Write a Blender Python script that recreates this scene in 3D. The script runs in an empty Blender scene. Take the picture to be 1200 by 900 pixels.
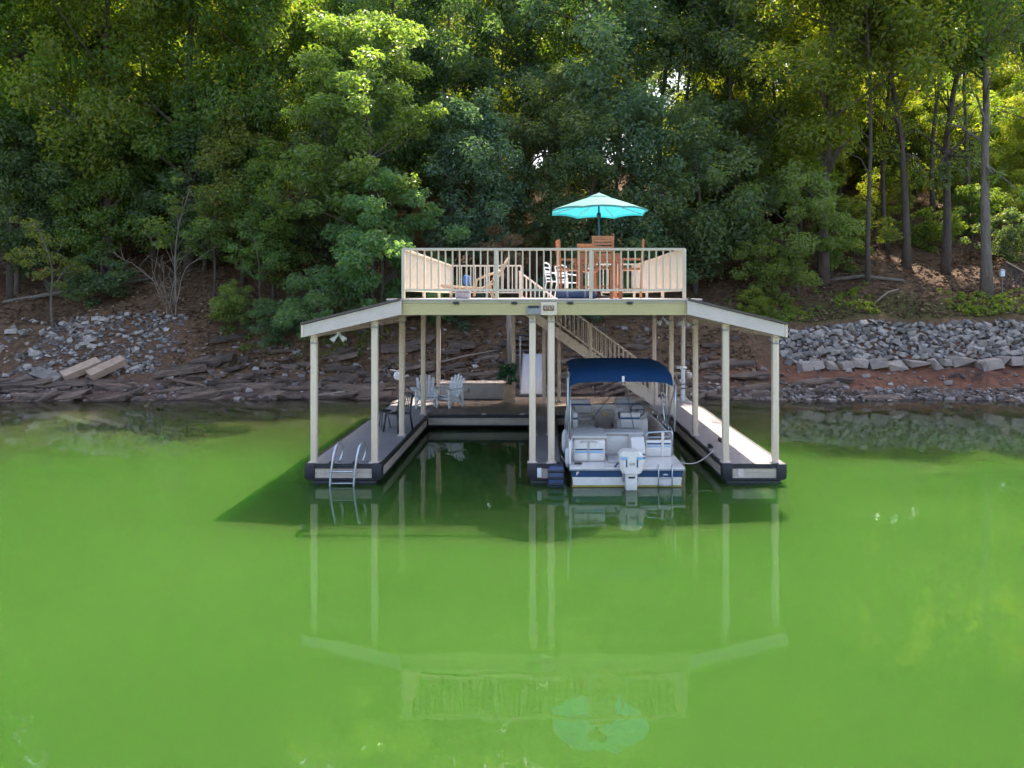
import bpy, bmesh, math, random
import numpy as np
from mathutils import Vector, Matrix

S = bpy.context.scene
C = S.collection
PI = math.pi
rnd = random.Random(11)

# ------------------------------------------------------------------ camera, sky, sun, exposure
CAM_Z = 4.06
cd = bpy.data.cameras.new('camera')
cam = bpy.data.objects.new('camera', cd)
C.objects.link(cam)
cam.location = (0, 0, CAM_Z)
cam.rotation_euler = (PI / 2, 0, 0)
cd.sensor_width = 36
cd.lens = 25.5
cd.shift_x = -0.0275
cd.shift_y = -0.085
cd.clip_end = 2000
S.camera = cam

to_sun = Vector((0.80, 2.34, 3.45)).normalized()
elev = math.asin(to_sun.z)
azim = math.atan2(to_sun.x, to_sun.y)
w = bpy.data.worlds.new('World')
S.world = w
w.use_nodes = True
wn = w.node_tree
bg = wn.nodes['Background']
sky = wn.nodes.new('ShaderNodeTexSky')
sky.sky_type = 'NISHITA'
sky.sun_disc = False
sky.sun_elevation = elev
sky.sun_rotation = azim
sky.air_density = 1.0
sky.dust_density = 4.5
sky.ozone_density = 1.0
wn.links.new(sky.outputs[0], bg.inputs[0])
bg.inputs[1].default_value = 0.15
sl = bpy.data.lights.new('sun', 'SUN')
sl.energy = 3.5
sl.angle = math.radians(0.53)
sl.color = (1.0, 0.90, 0.76)
sun = bpy.data.objects.new('sun', sl)
C.objects.link(sun)
sun.location = (0, 0, 60)
sun.rotation_euler = (-to_sun).to_track_quat('-Z', 'Y').to_euler()
S.view_settings.view_transform = 'Standard'
S.view_settings.look = 'None'
S.view_settings.gamma = 1
S.view_settings.use_curve_mapping = False
S.view_settings.exposure = 2.0
S.cycles.denoising_input_passes = 'RGB'
S.cycles.max_bounces = 8
S.cycles.diffuse_bounces = 4
S.cycles.glossy_bounces = 3
S.cycles.transmission_bounces = 6
S.cycles.sample_clamp_indirect = 6

# ------------------------------------------------------------------ materials
def new_mat(name):
    m = bpy.data.materials.new(name)
    m.use_nodes = True
    nt = m.node_tree
    return m, nt, nt.nodes['Principled BSDF']


def mat(name, c1, c2=None, scale=6, rough=0.6, bump=0.0, detail=4, metallic=0, var=0.0, stretch=None, spec=None, bscale=None):
    """two tones mixed by noise, with an optional tone shift per object"""
    m, nt, p = new_mat(name)
    L = nt.links.new
    c2 = c2 or tuple(min(1, x * 0.82) for x in c1)
    tc = nt.nodes.new('ShaderNodeTexCoord')
    src = tc.outputs['Object']
    oi = nt.nodes.new('ShaderNodeObjectInfo')
    off = nt.nodes.new('ShaderNodeVectorMath'); off.operation = 'SCALE'
    comb = nt.nodes.new('ShaderNodeCombineXYZ')
    for i in range(3):
        L(oi.outputs['Random'], comb.inputs[i])
    L(comb.outputs[0], off.inputs[0]); off.inputs['Scale'].default_value = 17.0
    add = nt.nodes.new('ShaderNodeVectorMath'); add.operation = 'ADD'
    L(src, add.inputs[0]); L(off.outputs[0], add.inputs[1])
    v = add.outputs[0]
    if stretch:
        mp = nt.nodes.new('ShaderNodeMapping')
        mp.inputs['Scale'].default_value = stretch
        L(v, mp.inputs[0]); v = mp.outputs[0]
    n = nt.nodes.new('ShaderNodeTexNoise')
    n.inputs['Scale'].default_value = scale
    n.inputs['Detail'].default_value = detail
    n.inputs['Roughness'].default_value = 0.65
    L(v, n.inputs['Vector'])
    r = nt.nodes.new('ShaderNodeValToRGB')
    r.color_ramp.elements[0].position = 0.32
    r.color_ramp.elements[1].position = 0.68
    r.color_ramp.elements[0].color = (*c2, 1)
    r.color_ramp.elements[1].color = (*c1, 1)
    L(n.outputs[0], r.inputs[0])
    col = r.outputs[0]
    if var:
        hs = nt.nodes.new('ShaderNodeHueSaturation')
        mr = nt.nodes.new('ShaderNodeMapRange')
        mr.inputs['To Min'].default_value = 1 - var
        mr.inputs['To Max'].default_value = 1 + var
        L(oi.outputs['Random'], mr.inputs['Value'])
        L(mr.outputs[0], hs.inputs['Value'])
        L(col, hs.inputs['Color']); col = hs.outputs[0]
    L(col, p.inputs['Base Color'])
    p.inputs['Roughness'].default_value = rough
    p.inputs['Metallic'].default_value = metallic
    if spec is not None:
        p.inputs['Specular IOR Level'].default_value = spec
    if bump:
        b = nt.nodes.new('ShaderNodeBump')
        b.inputs['Strength'].default_value = bump
        b.inputs['Distance'].default_value = 0.03
        n2 = nt.nodes.new('ShaderNodeTexNoise')
        n2.inputs['Scale'].default_value = bscale or scale * 3
        n2.inputs['Detail'].default_value = 5
        L(v, n2.inputs['Vector'])
        L(n2.outputs[0], b.inputs['Height']); L(b.outputs[0], p.inputs['Normal'])
    return m


def leaf_mat(name, stops, trans, tfac=0.42, hvar=0.03):
    m, nt, p = new_mat(name)
    L = nt.links.new
    g = nt.nodes.new('ShaderNodeNewGeometry')
    oi = nt.nodes.new('ShaderNodeObjectInfo')
    r = nt.nodes.new('ShaderNodeValToRGB')
    el = r.color_ramp.elements
    while len(el) < len(stops):
        el.new(0.5)
    for e, (pos, c) in zip(el, stops):
        e.position = pos; e.color = (*c, 1)
    L(g.outputs['Random Per Island'], r.inputs[0])
    hs = nt.nodes.new('ShaderNodeHueSaturation')
    a = nt.nodes.new('ShaderNodeMapRange')
    a.inputs['To Min'].default_value = 0.5 - hvar; a.inputs['To Max'].default_value = 0.5 + hvar
    L(oi.outputs['Random'], a.inputs['Value']); L(a.outputs[0], hs.inputs['Hue'])
    L(r.outputs[0], hs.inputs['Color'])
    L(hs.outputs[0], p.inputs['Base Color'])
    p.inputs['Roughness'].default_value = 0.38
    p.inputs['Specular IOR Level'].default_value = 0.55
    mul = nt.nodes.new('ShaderNodeMix'); mul.data_type = 'RGBA'; mul.blend_type = 'MULTIPLY'
    mul.inputs[0].default_value = 1.0
    L(hs.outputs[0], mul.inputs[6]); mul.inputs[7].default_value = (*trans, 1)
    mul.clamp_result = False
    t = nt.nodes.new('ShaderNodeBsdfTranslucent')
    L(mul.outputs[2], t.inputs['Color'])
    ms = nt.nodes.new('ShaderNodeMixShader'); ms.inputs[0].default_value = tfac
    L(p.outputs[0], ms.inputs[1]); L(t.outputs[0], ms.inputs[2])
    L(ms.outputs[0], nt.nodes['Material Output'].inputs['Surface'])
    return m


def cloth_mat(name, c, tfac, rough=0.8, tc_=None):
    m, nt, p = new_mat(name)
    L = nt.links.new
    n = nt.nodes.new('ShaderNodeTexNoise'); n.inputs['Scale'].default_value = 9
    n.inputs['Detail'].default_value = 5
    tc = nt.nodes.new('ShaderNodeTexCoord'); L(tc.outputs['Object'], n.inputs['Vector'])
    r = nt.nodes.new('ShaderNodeValToRGB')
    r.color_ramp.elements[0].position = .3; r.color_ramp.elements[1].position = .7
    r.color_ramp.elements[0].color = (*[x * .85 for x in c], 1)
    r.color_ramp.elements[1].color = (*c, 1)
    L(n.outputs[0], r.inputs[0]); L(r.outputs[0], p.inputs['Base Color'])
    p.inputs['Roughness'].default_value = rough
    bw = nt.nodes.new('ShaderNodeBump'); bw.inputs['Strength'].default_value = .6; bw.inputs['Distance'].default_value = .04
    nw = nt.nodes.new('ShaderNodeTexNoise'); nw.inputs['Scale'].default_value = 4.5; nw.inputs['Detail'].default_value = 2; nw.inputs['Distortion'].default_value = 1.2
    L(tc.outputs['Object'], nw.inputs['Vector']); L(nw.outputs[0], bw.inputs['Height']); L(bw.outputs[0], p.inputs['Normal'])
    t = nt.nodes.new('ShaderNodeBsdfTranslucent'); L(r.outputs[0], t.inputs['Color'])
    if tc_:
        nt.links.remove(t.inputs['Color'].links[0])
        t.inputs['Color'].default_value = (*tc_, 1)
    ms = nt.nodes.new('ShaderNodeMixShader'); ms.inputs[0].default_value = tfac
    L(p.outputs[0], ms.inputs[1]); L(t.outputs[0], ms.inputs[2])
    L(ms.outputs[0], nt.nodes['Material Output'].inputs['Surface'])
    return m


M = {}
M['cream'] = mat('cream_paint', (.68, .555, .435), (.60, .48, .37), 3, .55, .05, stretch=(3, 3, .5))
M['rail'] = mat('warm_white_aluminium', (.53, .455, .36), (.49, .42, .33), 2, .4)
M['stair'] = mat('lit_rail_paint', (.74, .61, .50), (.66, .54, .44), 3, .5)  # rail paint made lighter: the light on the stairs is in its colour
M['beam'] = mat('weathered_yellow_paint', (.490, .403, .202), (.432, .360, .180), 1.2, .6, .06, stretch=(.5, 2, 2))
M['fascia'] = mat('grey_white_paint', (.590, .497, .454), (.504, .425, .389), 2, .6, .05)
M['trim'] = mat('dark_vinyl_trim', (.011, .011, .017), (.018, .0175, .022), 4, .55, .1)
M['dockboard'] = mat('dock_side_board', (.495, .413, .338), (.345, .285, .232), 2.2, .65, .15, stretch=(1, 1, 6))
M['plank_grey'] = mat('grey_composite_plank', (.250, .226, .226), (.208, .19, .193), 5, .75, .1, var=.07, stretch=(1, 8, 8))
M['plank_brown'] = mat('brown_wood_plank', (.234, .172, .140), (.156, .117, .098), 4, .8, .2, var=.16, stretch=(8, .7, 8))
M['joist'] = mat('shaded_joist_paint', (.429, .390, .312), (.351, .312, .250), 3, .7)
M['roof'] = mat('brown_metal_roof', (.060, .044, .040), (.088, .068, .064), 5, .5, .05)
M['float'] = mat('black_float_plastic', (.010, .010, .012), (.016, .016, .018), 3, .5, .1)
M['alu'] = mat('brushed_aluminium', (.527, .544, .578), (.442, .459, .493), 8, .32, metallic=.75)
M['white'] = mat('white_plastic', (.68, .69, .70), (.60, .61, .63), 6, .45)
M['black'] = mat('black_metal', (.02, .02, .022), (.03, .028, .03), 8, .4)
M['teak'] = mat('oiled_teak', (.464, .184, .072), (.336, .124, .048), 3, .55, .12, var=.12, stretch=(2, 2, .5))
M['pine'] = mat('weathered_pine', (.390, .285, .188), (.300, .210, .135), 4, .65, .1, var=.1)
M['bench'] = mat('storage_lid_vinyl', (.432, .396, .382), (.382, .346, .331), 2, .6, .05)
M['gangway'] = mat('pale_gangway_sheet', (.315, .323, .367), (.262, .270, .315), 2.4, .6, .06)
M['darkwood'] = mat('dark_stair_wood', (.055, .042, .04), (.085, .066, .06), 5, .8, .2)
M['brass'] = mat('number_plate_brown', (.13, .065, .03), (.17, .09, .045), 9, .6)
M['grey_metal'] = mat('grey_plate', (.20, .20, .22), (.28, .28, .29), 5, .5)
M['navy_soft'] = mat('navy_vinyl', (.03, .05, .12), (.045, .07, .15), 5, .5, .1)
M['lavender'] = mat('lavender_bin', (.225, .225, .285), (.188, .188, .240), 4, .6)
M['gel'] = mat('boat_gelcoat', (.74, .69, .645), (.64, .595, .555), 2.5, .25)
M['gel_blue'] = mat('boat_blue_band', (.012, .045, .13), (.016, .055, .16), 3, .25)
M['boat_tan'] = mat('boat_tan_vinyl', (.375, .315, .285), (.330, .270, .240), 4, .5, .05)
M['boat_seat'] = mat('boat_seat_vinyl', (.488, .459, .444), (.429, .400, .385), 3, .5, .05)
M['algae'] = mat('waterline_stain', (.42, .33, .07), (.30, .25, .06), 6, .5)
M['light_blue'] = mat('pale_blue_decal', (.22, .42, .62), (.2, .38, .56), 4, .35)
M['yellow'] = mat('yellow_decal', (.70, .45, .03), (.65, .40, .03), 6, .5)
M['rubber'] = mat('dark_rubber', (.025, .025, .03), (.035, .035, .04), 8, .7)
M['bimini'] = cloth_mat('blue_bimini_canvas', (.005, .055, .17), .40)
M['canopy'] = cloth_mat('turquoise_canopy', (.135, .31, .275), .5, .8, (.006, .25, .31))
M['bark'] = mat('tree_bark', (.111, .083, .066), (.047, .036, .030), 9, .9, .6, var=.22, stretch=(1, 1, .22))
M['bark_pale'] = mat('pale_bark', (.204, .170, .140), (.085, .068, .055), 8, .9, .5, var=.15, stretch=(1, 1, .25))
M['deadwood'] = mat('bleached_deadwood', (.272, .208, .160), (.176, .132, .100), 8, .85, .3)
M['stone'] = mat('grey_stone', (.335, .288, .245), (.165, .144, .128), 3, .85, .5, var=.38)
M['block'] = mat('tan_block_stone', (.360, .292, .247), (.247, .203, .173), 2.4, .85, .5, var=.15)
M['slab'] = mat('sandstone_slab', (.390, .277, .203), (.300, .210, .150), 3, .8, .3, var=.08)
M['ledge'] = mat('dark_shore_rock', (.162, .106, .076), (.043, .031, .025), 3.0, .85, .9, var=.35, stretch=(.6, 1.5, 4))
M['plant'] = leaf_mat('potted_plant_leaf', [(0, (.02, .10, .05)), (1, (.04, .16, .08))], (1, 1.2, .5), .3)
M['house'] = mat('pale_siding', (.62, .62, .66), (.55, .55, .6), 2, .7)
M['glass'] = mat('dark_window_glass', (.05, .06, .08), (.04, .05, .06), 2, .1)

LEAF = {
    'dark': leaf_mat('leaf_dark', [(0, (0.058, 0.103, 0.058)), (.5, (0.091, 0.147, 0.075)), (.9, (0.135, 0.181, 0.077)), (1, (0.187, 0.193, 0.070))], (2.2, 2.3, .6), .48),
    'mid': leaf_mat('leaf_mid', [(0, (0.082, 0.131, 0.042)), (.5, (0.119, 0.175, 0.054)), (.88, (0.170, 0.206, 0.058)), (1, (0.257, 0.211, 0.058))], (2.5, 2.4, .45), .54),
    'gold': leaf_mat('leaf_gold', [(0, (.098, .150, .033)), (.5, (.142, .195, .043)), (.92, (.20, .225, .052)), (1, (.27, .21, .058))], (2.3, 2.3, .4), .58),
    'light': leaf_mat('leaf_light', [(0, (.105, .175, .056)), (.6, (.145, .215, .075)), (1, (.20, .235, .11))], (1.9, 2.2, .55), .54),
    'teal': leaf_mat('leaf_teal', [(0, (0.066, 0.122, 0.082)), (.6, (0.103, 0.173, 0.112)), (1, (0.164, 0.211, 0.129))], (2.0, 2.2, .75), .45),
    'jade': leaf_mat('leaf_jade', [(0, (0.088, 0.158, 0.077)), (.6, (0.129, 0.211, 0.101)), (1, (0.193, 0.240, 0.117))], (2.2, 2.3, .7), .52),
    'rust': leaf_mat('leaf_rust', [(0, (0.140, 0.088, 0.049)), (.6, (0.211, 0.140, 0.077)), (1, (0.281, 0.211, 0.099))], (1.5, 1.3, .6), .35),
}

# ------------------------------------------------------------------ mesh helpers
class MB:
    def __init__(s):
        s.v = []; s.f = []; s.sm = []

    def add(s, vs, fs, smooth=False):
        o = len(s.v)
        s.v += [tuple(x) for x in vs]
        s.f += [tuple(i + o for i in f) for f in fs]
        s.sm += [smooth] * len(fs)
        return s

    def box(s, x0, x1, y0, y1, z0, z1):
        v = [(x0, y0, z0), (x1, y0, z0), (x1, y1, z0), (x0, y1, z0), (x0, y0, z1), (x1, y0, z1), (x1, y1, z1), (x0, y1, z1)]
        return s.add(v, [(3, 2, 1, 0), (4, 5, 6, 7), (0, 1, 5, 4), (1, 2, 6, 5), (2, 3, 7, 6), (3, 0, 4, 7)])

    def rbox(s, x0, x1, y0, y1, z0, z1, b=.02):
        """box with chamfered edges"""
        bm = bmesh.new()
        bmesh.ops.create_cube(bm, size=1)
        bmesh.ops.scale(bm, vec=(x1 - x0, y1 - y0, z1 - z0), verts=bm.verts)
        bmesh.ops.translate(bm, vec=((x0 + x1) / 2, (y0 + y1) / 2, (z0 + z1) / 2), verts=bm.verts)
        bmesh.ops.bevel(bm, geom=bm.edges[:], offset=b, segments=2, profile=.5, affect='EDGES')
        bm.verts.index_update()
        s.add([v.co for v in bm.verts], [[v.index for v in f.verts] for f in bm.faces], True)
        bm.free()
        return s

    def obox(s, c, ax, ay, az, hx, hy, hz):
        c, ax, ay, az = map(Vector, (c, ax, ay, az))
        v = []
        for k in (-1, 1):
            for (i, j) in ((-1, -1), (1, -1), (1, 1), (-1, 1)):
                v.append(c + ax * hx * i + ay * hy * j + az * hz * k)
        return s.add(v, [(3, 2, 1, 0), (4, 5, 6, 7), (0, 1, 5, 4), (1, 2, 6, 5), (2, 3, 7, 6), (3, 0, 4, 7)])

    def bar(s, a, b, wd, ht, up=(0, 0, 1)):
        a, b = Vector(a), Vector(b)
        d = (b - a).normalized()
        side = d.cross(Vector(up))
        if side.length < 1e-4:
            side = d.cross(Vector((0, 1, 0)))
        side.normalize()
        u = side.cross(d)
        return s.obox((a + b) / 2, d, side, u, (b - a).length / 2, wd / 2, ht / 2)

    def tube(s, pts, r, n=8, cap=True):
        pts = [Vector(p) for p in pts]
        rs = r if isinstance(r, (list, tuple)) else [r] * len(pts)
        t0 = (pts[1] - pts[0]).normalized()
        ref = Vector((0, 0, 1)) if abs(t0.z) < .9 else Vector((1, 0, 0))
        u = t0.cross(ref).normalized()
        vs = []
        for i, p in enumerate(pts):
            t = (pts[min(i + 1, len(pts) - 1)] - pts[max(i - 1, 0)]).normalized()
            u = (u - t * u.dot(t)).normalized()
            wv = t.cross(u)
            for k in range(n):
                a = 2 * PI * k / n
                vs.append(p + (u * math.cos(a) + wv * math.sin(a)) * rs[i])
        fs = []
        for i in range(len(pts) - 1):
            for k in range(n):
                k2 = (k + 1) % n
                fs.append((i * n + k, i * n + k2, (i + 1) * n + k2, (i + 1) * n + k))
        if cap:
            fs.append(tuple(range(n - 1, -1, -1)))
            fs.append(tuple((len(pts) - 1) * n + k for k in range(n)))
        return s.add(vs, fs, True)

    def lathe(s, prof, n=16, c=(0, 0, 0)):
        vs = []
        for (r, z) in prof:
            for k in range(n):
                a = 2 * PI * k / n
                vs.append((c[0] + r * math.cos(a), c[1] + r * math.sin(a), c[2] + z))
        fs = []
        for i in range(len(prof) - 1):
            for k in range(n):
                k2 = (k + 1) % n
                fs.append((i * n + k, i * n + k2, (i + 1) * n + k2, (i + 1) * n + k))
        fs.append(tuple(range(n - 1, -1, -1)))
        fs.append(tuple((len(prof) - 1) * n + k for k in range(n)))
        return s.add(vs, fs, True)

    def prism(s, poly, axis, a0, a1):
        """poly in the other two axes (order x,y,z without axis), extruded along axis"""
        def P(p, a):
            q = list(p); q.insert(axis, a); return tuple(q)
        n = len(poly)
        vs = [P(p, a0) for p in poly] + [P(p, a1) for p in poly]
        fs = [tuple(range(n - 1, -1, -1)), tuple(range(n, 2 * n))]
        for i in range(n):
            j = (i + 1) % n
            fs.append((i, j, n + j, n + i))
        return s.add(vs, fs)

    def mesh(s, name, m):
        me = bpy.data.meshes.new(name)
        me.from_pydata(s.v, [], s.f)
        me.polygons.foreach_set('use_smooth', s.sm)
        me.materials.append(m)
        bm = bmesh.new(); bm.from_mesh(me)
        bmesh.ops.recalc_face_normals(bm, faces=bm.faces)
        bm.to_mesh(me); bm.free()
        me.update()
        return me


KIDS = {}
WL = {}


def ob(name, data, parent=None, loc=(0, 0, 0)):
    """link an object; loc is in the frame of its thing (or the world)"""
    o = bpy.data.objects.new(name, data)
    C.objects.link(o)
    loc = Vector(loc)
    WL[o] = loc
    KIDS[o] = []
    if parent:
        o.parent = parent
        KIDS[parent].append(o)
        o.location = loc - WL[parent]
    else:
        o.location = loc
    return o


def P(name, mb, m, parent=None, loc=(0, 0, 0)):
    return ob(name, mb.mesh(name, m), parent, loc)


def thing(name, label, cat, group=None):
    o = ob(name, None)
    o.empty_display_size = .2
    return tag(o, label, cat, group)


def tag(o, label, cat, group=None):
    o['label'] = label; o['category'] = cat
    if group:
        o['group'] = group
    return o


def stuff(o):
    o['kind'] = 'stuff'; return o


def structure(o):
    o['kind'] = 'structure'; return o


def rebase(root, loc):
    loc = Vector(loc)
    for ch in KIDS[root]:
        ch.location = ch.location - loc
    root.location = loc


def copy_tree(o, parent=None):
    c = o.copy()
    C.objects.link(c)
    KIDS[c] = []; WL[c] = WL[o]
    if parent:
        c.parent = parent; KIDS[parent].append(c)
    for ch in KIDS[o]:
        copy_tree(ch, c)
    return c


def text_mesh(s, size, m, name, depth=.003):
    cu = bpy.data.curves.new(name, 'FONT')
    cu.body = s; cu.size = size; cu.extrude = depth
    cu.align_x = 'CENTER'; cu.align_y = 'CENTER'
    t = bpy.data.objects.new(name, cu)
    C.objects.link(t)
    bpy.context.view_layer.update()
    me = bpy.data.meshes.new_from_object(t.evaluated_get(bpy.context.evaluated_depsgraph_get()))
    bpy.data.objects.remove(t)
    me.materials.clear(); me.materials.append(m)
    me.transform(Matrix.Rotation(PI / 2, 4, 'X'))
    return me


def gx(px, Y):
    return (px - 633) * Y / 850


# ------------------------------------------------------------------ terrain
T_P = [-40, -12, 0, 1.5, 3.1, 5.2, 7, 11, 13, 22, 40, 60, 100, 400]
Z_P = [-4, -3.0, 0, .36, 1.1, 3.0, 3.8, 5.5, 6.2, 9.8, 16, 20, 22.5, 25]


def shore(x):
    return 28.4 + 1.9 * np.exp(-(x / 8.5) ** 2) + .25 * np.sin(x * .43 + 1) + .14 * np.sin(x * 1.3)


def lumps(x, y):
    return (.22 * np.sin(x * .37 + y * .21) + .16 * np.sin(x * .9 - y * .6 + 2) + .08 * np.sin(x * 1.9 + y * 1.4) + .05 * np.sin(3.1 * x - 2.7 * y))


def ground(x, y):
    x = np.asarray(x, float); y = np.asarray(y, float)
    t = y - shore(x)
    z = np.interp(t, T_P, Z_P)
    damp = np.clip((t - 1) / 6, .12, 1)
    side = np.clip((np.abs(x) - 40) / 80, 0, 1)
    return z + lumps(x, y) * damp * (t > -3) + side * np.clip(t, 0, 60) * .02


def gz(x, y):
    return float(ground(x, y))


xs = np.concatenate([np.linspace(-420, -48, 30)[:-1], np.linspace(-48, 48, 321), np.linspace(48, 420, 30)[1:]])
ys = np.concatenate([np.linspace(12, 26, 15)[:-1], np.linspace(26, 44, 91), np.linspace(44, 100, 71)[1:], np.linspace(100, 420, 25)[1:]])
X, Y = np.meshgrid(xs, ys)
Z = ground(X, Y)
near = (Y < 60) & (np.abs(X) < 48)
Z = Z + near * (np.random.RandomState(3).rand(*Z.shape) - .5) * .07
me = bpy.data.meshes.new('hillside')
nv = X.size
nx, ny = len(xs), len(ys)
idx = np.arange(nv).reshape(ny, nx)
quads = np.stack([idx[:-1, :-1], idx[:-1, 1:], idx[1:, 1:], idx[1:, :-1]], -1).reshape(-1, 4)


def np_mesh(me, verts, quads, smooth=True):
    me.vertices.add(len(verts)); me.vertices.foreach_set('co', np.ascontiguousarray(verts, dtype=np.float32).ravel())
    me.loops.add(quads.size); me.loops.foreach_set('vertex_index', np.ascontiguousarray(quads, dtype=np.int32).ravel())
    me.polygons.add(len(quads))
    me.polygons.foreach_set('loop_start', np.arange(len(quads), dtype=np.int32) * quads.shape[1])
    me.polygons.foreach_set('use_smooth', np.full(len(quads), smooth))
    me.update(calc_edges=True)
    return me


np_mesh(me, np.stack([X, Y, Z], -1).reshape(-1, 3), quads)
# soil zones: 0 leaf litter, clay, gravelly rock near the water
t = (Y - shore(X)).ravel(); xf = X.ravel()
wob = .35 * np.sin(xf * 1.1) + .3 * np.sin(xf * .37 + 2)
clay = np.clip((xf - 6) / 3, 0, 1) * np.clip((t + wob - 1.2) / .5, 0, 1) * np.clip((4.0 + wob - t) / .8, 0, 1)
wet = np.clip((2.2 + wob - t) / 1.2, 0, 1)
moss = np.clip((xf - 8) / 2, 0, 1) * np.clip((t - 5.0) / .4, 0, 1) * np.clip((7.6 + wob - t) / 1.5, 0, 1)
for nm, a in (('clay', clay), ('wet', wet), ('moss', moss)):
    at = me.attributes.new(nm, 'FLOAT', 'POINT'); at.data.foreach_set('value', a.astype(np.float32))

gm, nt, p = new_mat('forest_floor')
L = nt.links.new
tc = nt.nodes.new('ShaderNodeTexCoord')


def noise(scale, detail=6, rough=.65, vec=None):
    n = nt.nodes.new('ShaderNodeTexNoise')
    n.inputs['Scale'].default_value = scale; n.inputs['Detail'].default_value = detail
    n.inputs['Roughness'].default_value = rough
    L(vec or tc.outputs['Object'], n.inputs['Vector'])
    return n.outputs[0]


def ramp(src, *st):
    r = nt.nodes.new('ShaderNodeValToRGB'); el = r.color_ramp.elements
    while len(el) < len(st):
        el.new(.5)
    for e, (pp, c) in zip(el, st):
        e.position = pp; e.color = (*c, 1)
    L(src, r.inputs[0]); return r.outputs[0]


def mixc(f, a, b):
    mx = nt.nodes.new('ShaderNodeMix'); mx.data_type = 'RGBA'
    L(f, mx.inputs[0]); L(a, mx.inputs[6]); L(b, mx.inputs[7]); return mx.outputs[2]


def attr(nm):
    a = nt.nodes.new('ShaderNodeAttribute'); a.attribute_name = nm; return a.outputs['Fac']


litter = ramp(noise(5.5, 8, .75), (.3, (.052, .031, .018)), (.5, (.122, .070, .040)), (.66, (.195, .118, .066)), (.8, (.28, .185, .11)))
clayc = ramp(noise(2.2, 7, .7), (.3, (.10, .048, .033)), (.55, (.19, .082, .05)), (.75, (.26, .145, .095)))
rock = ramp(noise(2.6, 8, .75), (.3, (.045, .03, .026)), (.55, (.13, .085, .065)), (.75, (.23, .16, .125)))
mossc = ramp(noise(3.5, 8, .75), (.3, (.06, .045, .025)), (.5, (.07, .065, .02)), (.7, (.13, .11, .03)))
c = mixc(attr('wet'), litter, rock)
c = mixc(attr('clay'), c, clayc)
c = mixc(attr('moss'), c, mossc)
L(c, p.inputs['Base Color'])
p.inputs['Roughness'].default_value = .95
p.inputs['Specular IOR Level'].default_value = .2
b = nt.nodes.new('ShaderNodeBump'); b.inputs['Strength'].default_value = .8; b.inputs['Distance'].default_value = .12
L(noise(9, 8, .75), b.inputs['Height']); L(b.outputs[0], p.inputs['Normal'])
me.materials.append(gm)
hill = structure(ob('hillside', me))

# ------------------------------------------------------------------ water
wm, nt, p = new_mat('green_lake_water')
L = nt.links.new
tc = nt.nodes.new('ShaderNodeTexCoord')
wc = ramp(noise(.22, 3, .5), (.3, (.0205, .0580, .0085)), (.7, (.0270, .0675, .0110)))
sh_ = nt.nodes.new('ShaderNodeAttribute'); sh_.attribute_name = 'shallow_shade'
bed_shade_c = ramp(noise(.9, 4, .6), (.3, (.016, .017, .008)), (.7, (.030, .026, .012)))  # brown shallows, with the dark shade along the bank put into the colour
L(mixc(sh_.outputs['Fac'], wc, bed_shade_c), p.inputs['Base Color'])
mp = nt.nodes.new('ShaderNodeMapping'); mp.inputs['Scale'].default_value = (1.0, .4, 1)
L(tc.outputs['Object'], mp.inputs[0])
b = nt.nodes.new('ShaderNodeBump'); b.inputs['Strength'].default_value = .06; b.inputs['Distance'].default_value = .05
L(noise(2.6, 3, .5, mp.outputs[0]), b.inputs['Height'])
sss = nt.nodes.new('ShaderNodeSubsurfaceScattering')   # murky body of the water
sss.falloff = 'RANDOM_WALK'
L(p.inputs['Base Color'].links[0].from_socket, sss.inputs['Color'])
sss.inputs['Radius'].default_value = (.35, 1.0, .18)
sss.inputs['Scale'].default_value = 4.5
gl = nt.nodes.new('ShaderNodeBsdfGlossy'); gl.inputs['Roughness'].default_value = .015
L(b.outputs[0], gl.inputs['Normal'])
frn = nt.nodes.new('ShaderNodeFresnel'); frn.inputs['IOR'].default_value = 1.48
mxw = nt.nodes.new('ShaderNodeMixShader')
L(frn.outputs[0], mxw.inputs[0]); L(sss.outputs[0], mxw.inputs[1]); L(gl.outputs[0], mxw.inputs[2])
L(mxw.outputs[0], nt.nodes['Material Output'].inputs['Surface'])
nt.nodes.remove(p)
wx = np.concatenate([np.linspace(-420, -60, 12)[:-1], np.linspace(-60, 60, 161), np.linspace(60, 420, 12)[1:]])
wy = np.concatenate([np.linspace(-400, 0, 12)[:-1], np.linspace(0, 36, 73), np.linspace(36, 60, 5)[1:]])
WX, WY = np.meshgrid(wx, wy)
me = bpy.data.meshes.new('lake_water')
wi = np.arange(WX.size).reshape(len(wy), len(wx))
np_mesh(me, np.stack([WX, WY, WX * 0], -1).reshape(-1, 3), np.stack([wi[:-1, :-1], wi[:-1, 1:], wi[1:, 1:], wi[1:, :-1]], -1).reshape(-1, 4))
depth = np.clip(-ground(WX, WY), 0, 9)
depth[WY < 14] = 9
sv = 1 - np.clip((depth + .12 * np.sin(WX * .8 + WY * .5) - .2) / 2.6, 0, 1)  # fades with depth, widened offshore to paint in the shaded shore band
at = me.attributes.new('shallow_shade', 'FLOAT', 'POINT'); at.data.foreach_set('value', (sv ** .75).ravel().astype(np.float32))
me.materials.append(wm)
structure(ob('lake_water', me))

# ------------------------------------------------------------------ boat dock
dock = thing('boat_dock', 'cream two-slip floating dock with a railed sun deck on its roof', 'dock')
ZD = .42                                    # lower deck level
YF, YS, YB = 15.74, 22.3, 26.5              # front, back of the slips, back of the platform
LX0, LX1, CX0, CX1, RX0, RX1 = -5.11, -3.44, -.28, .50, 3.96, 5.35

# planked decks
pl_mesh = {}


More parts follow.
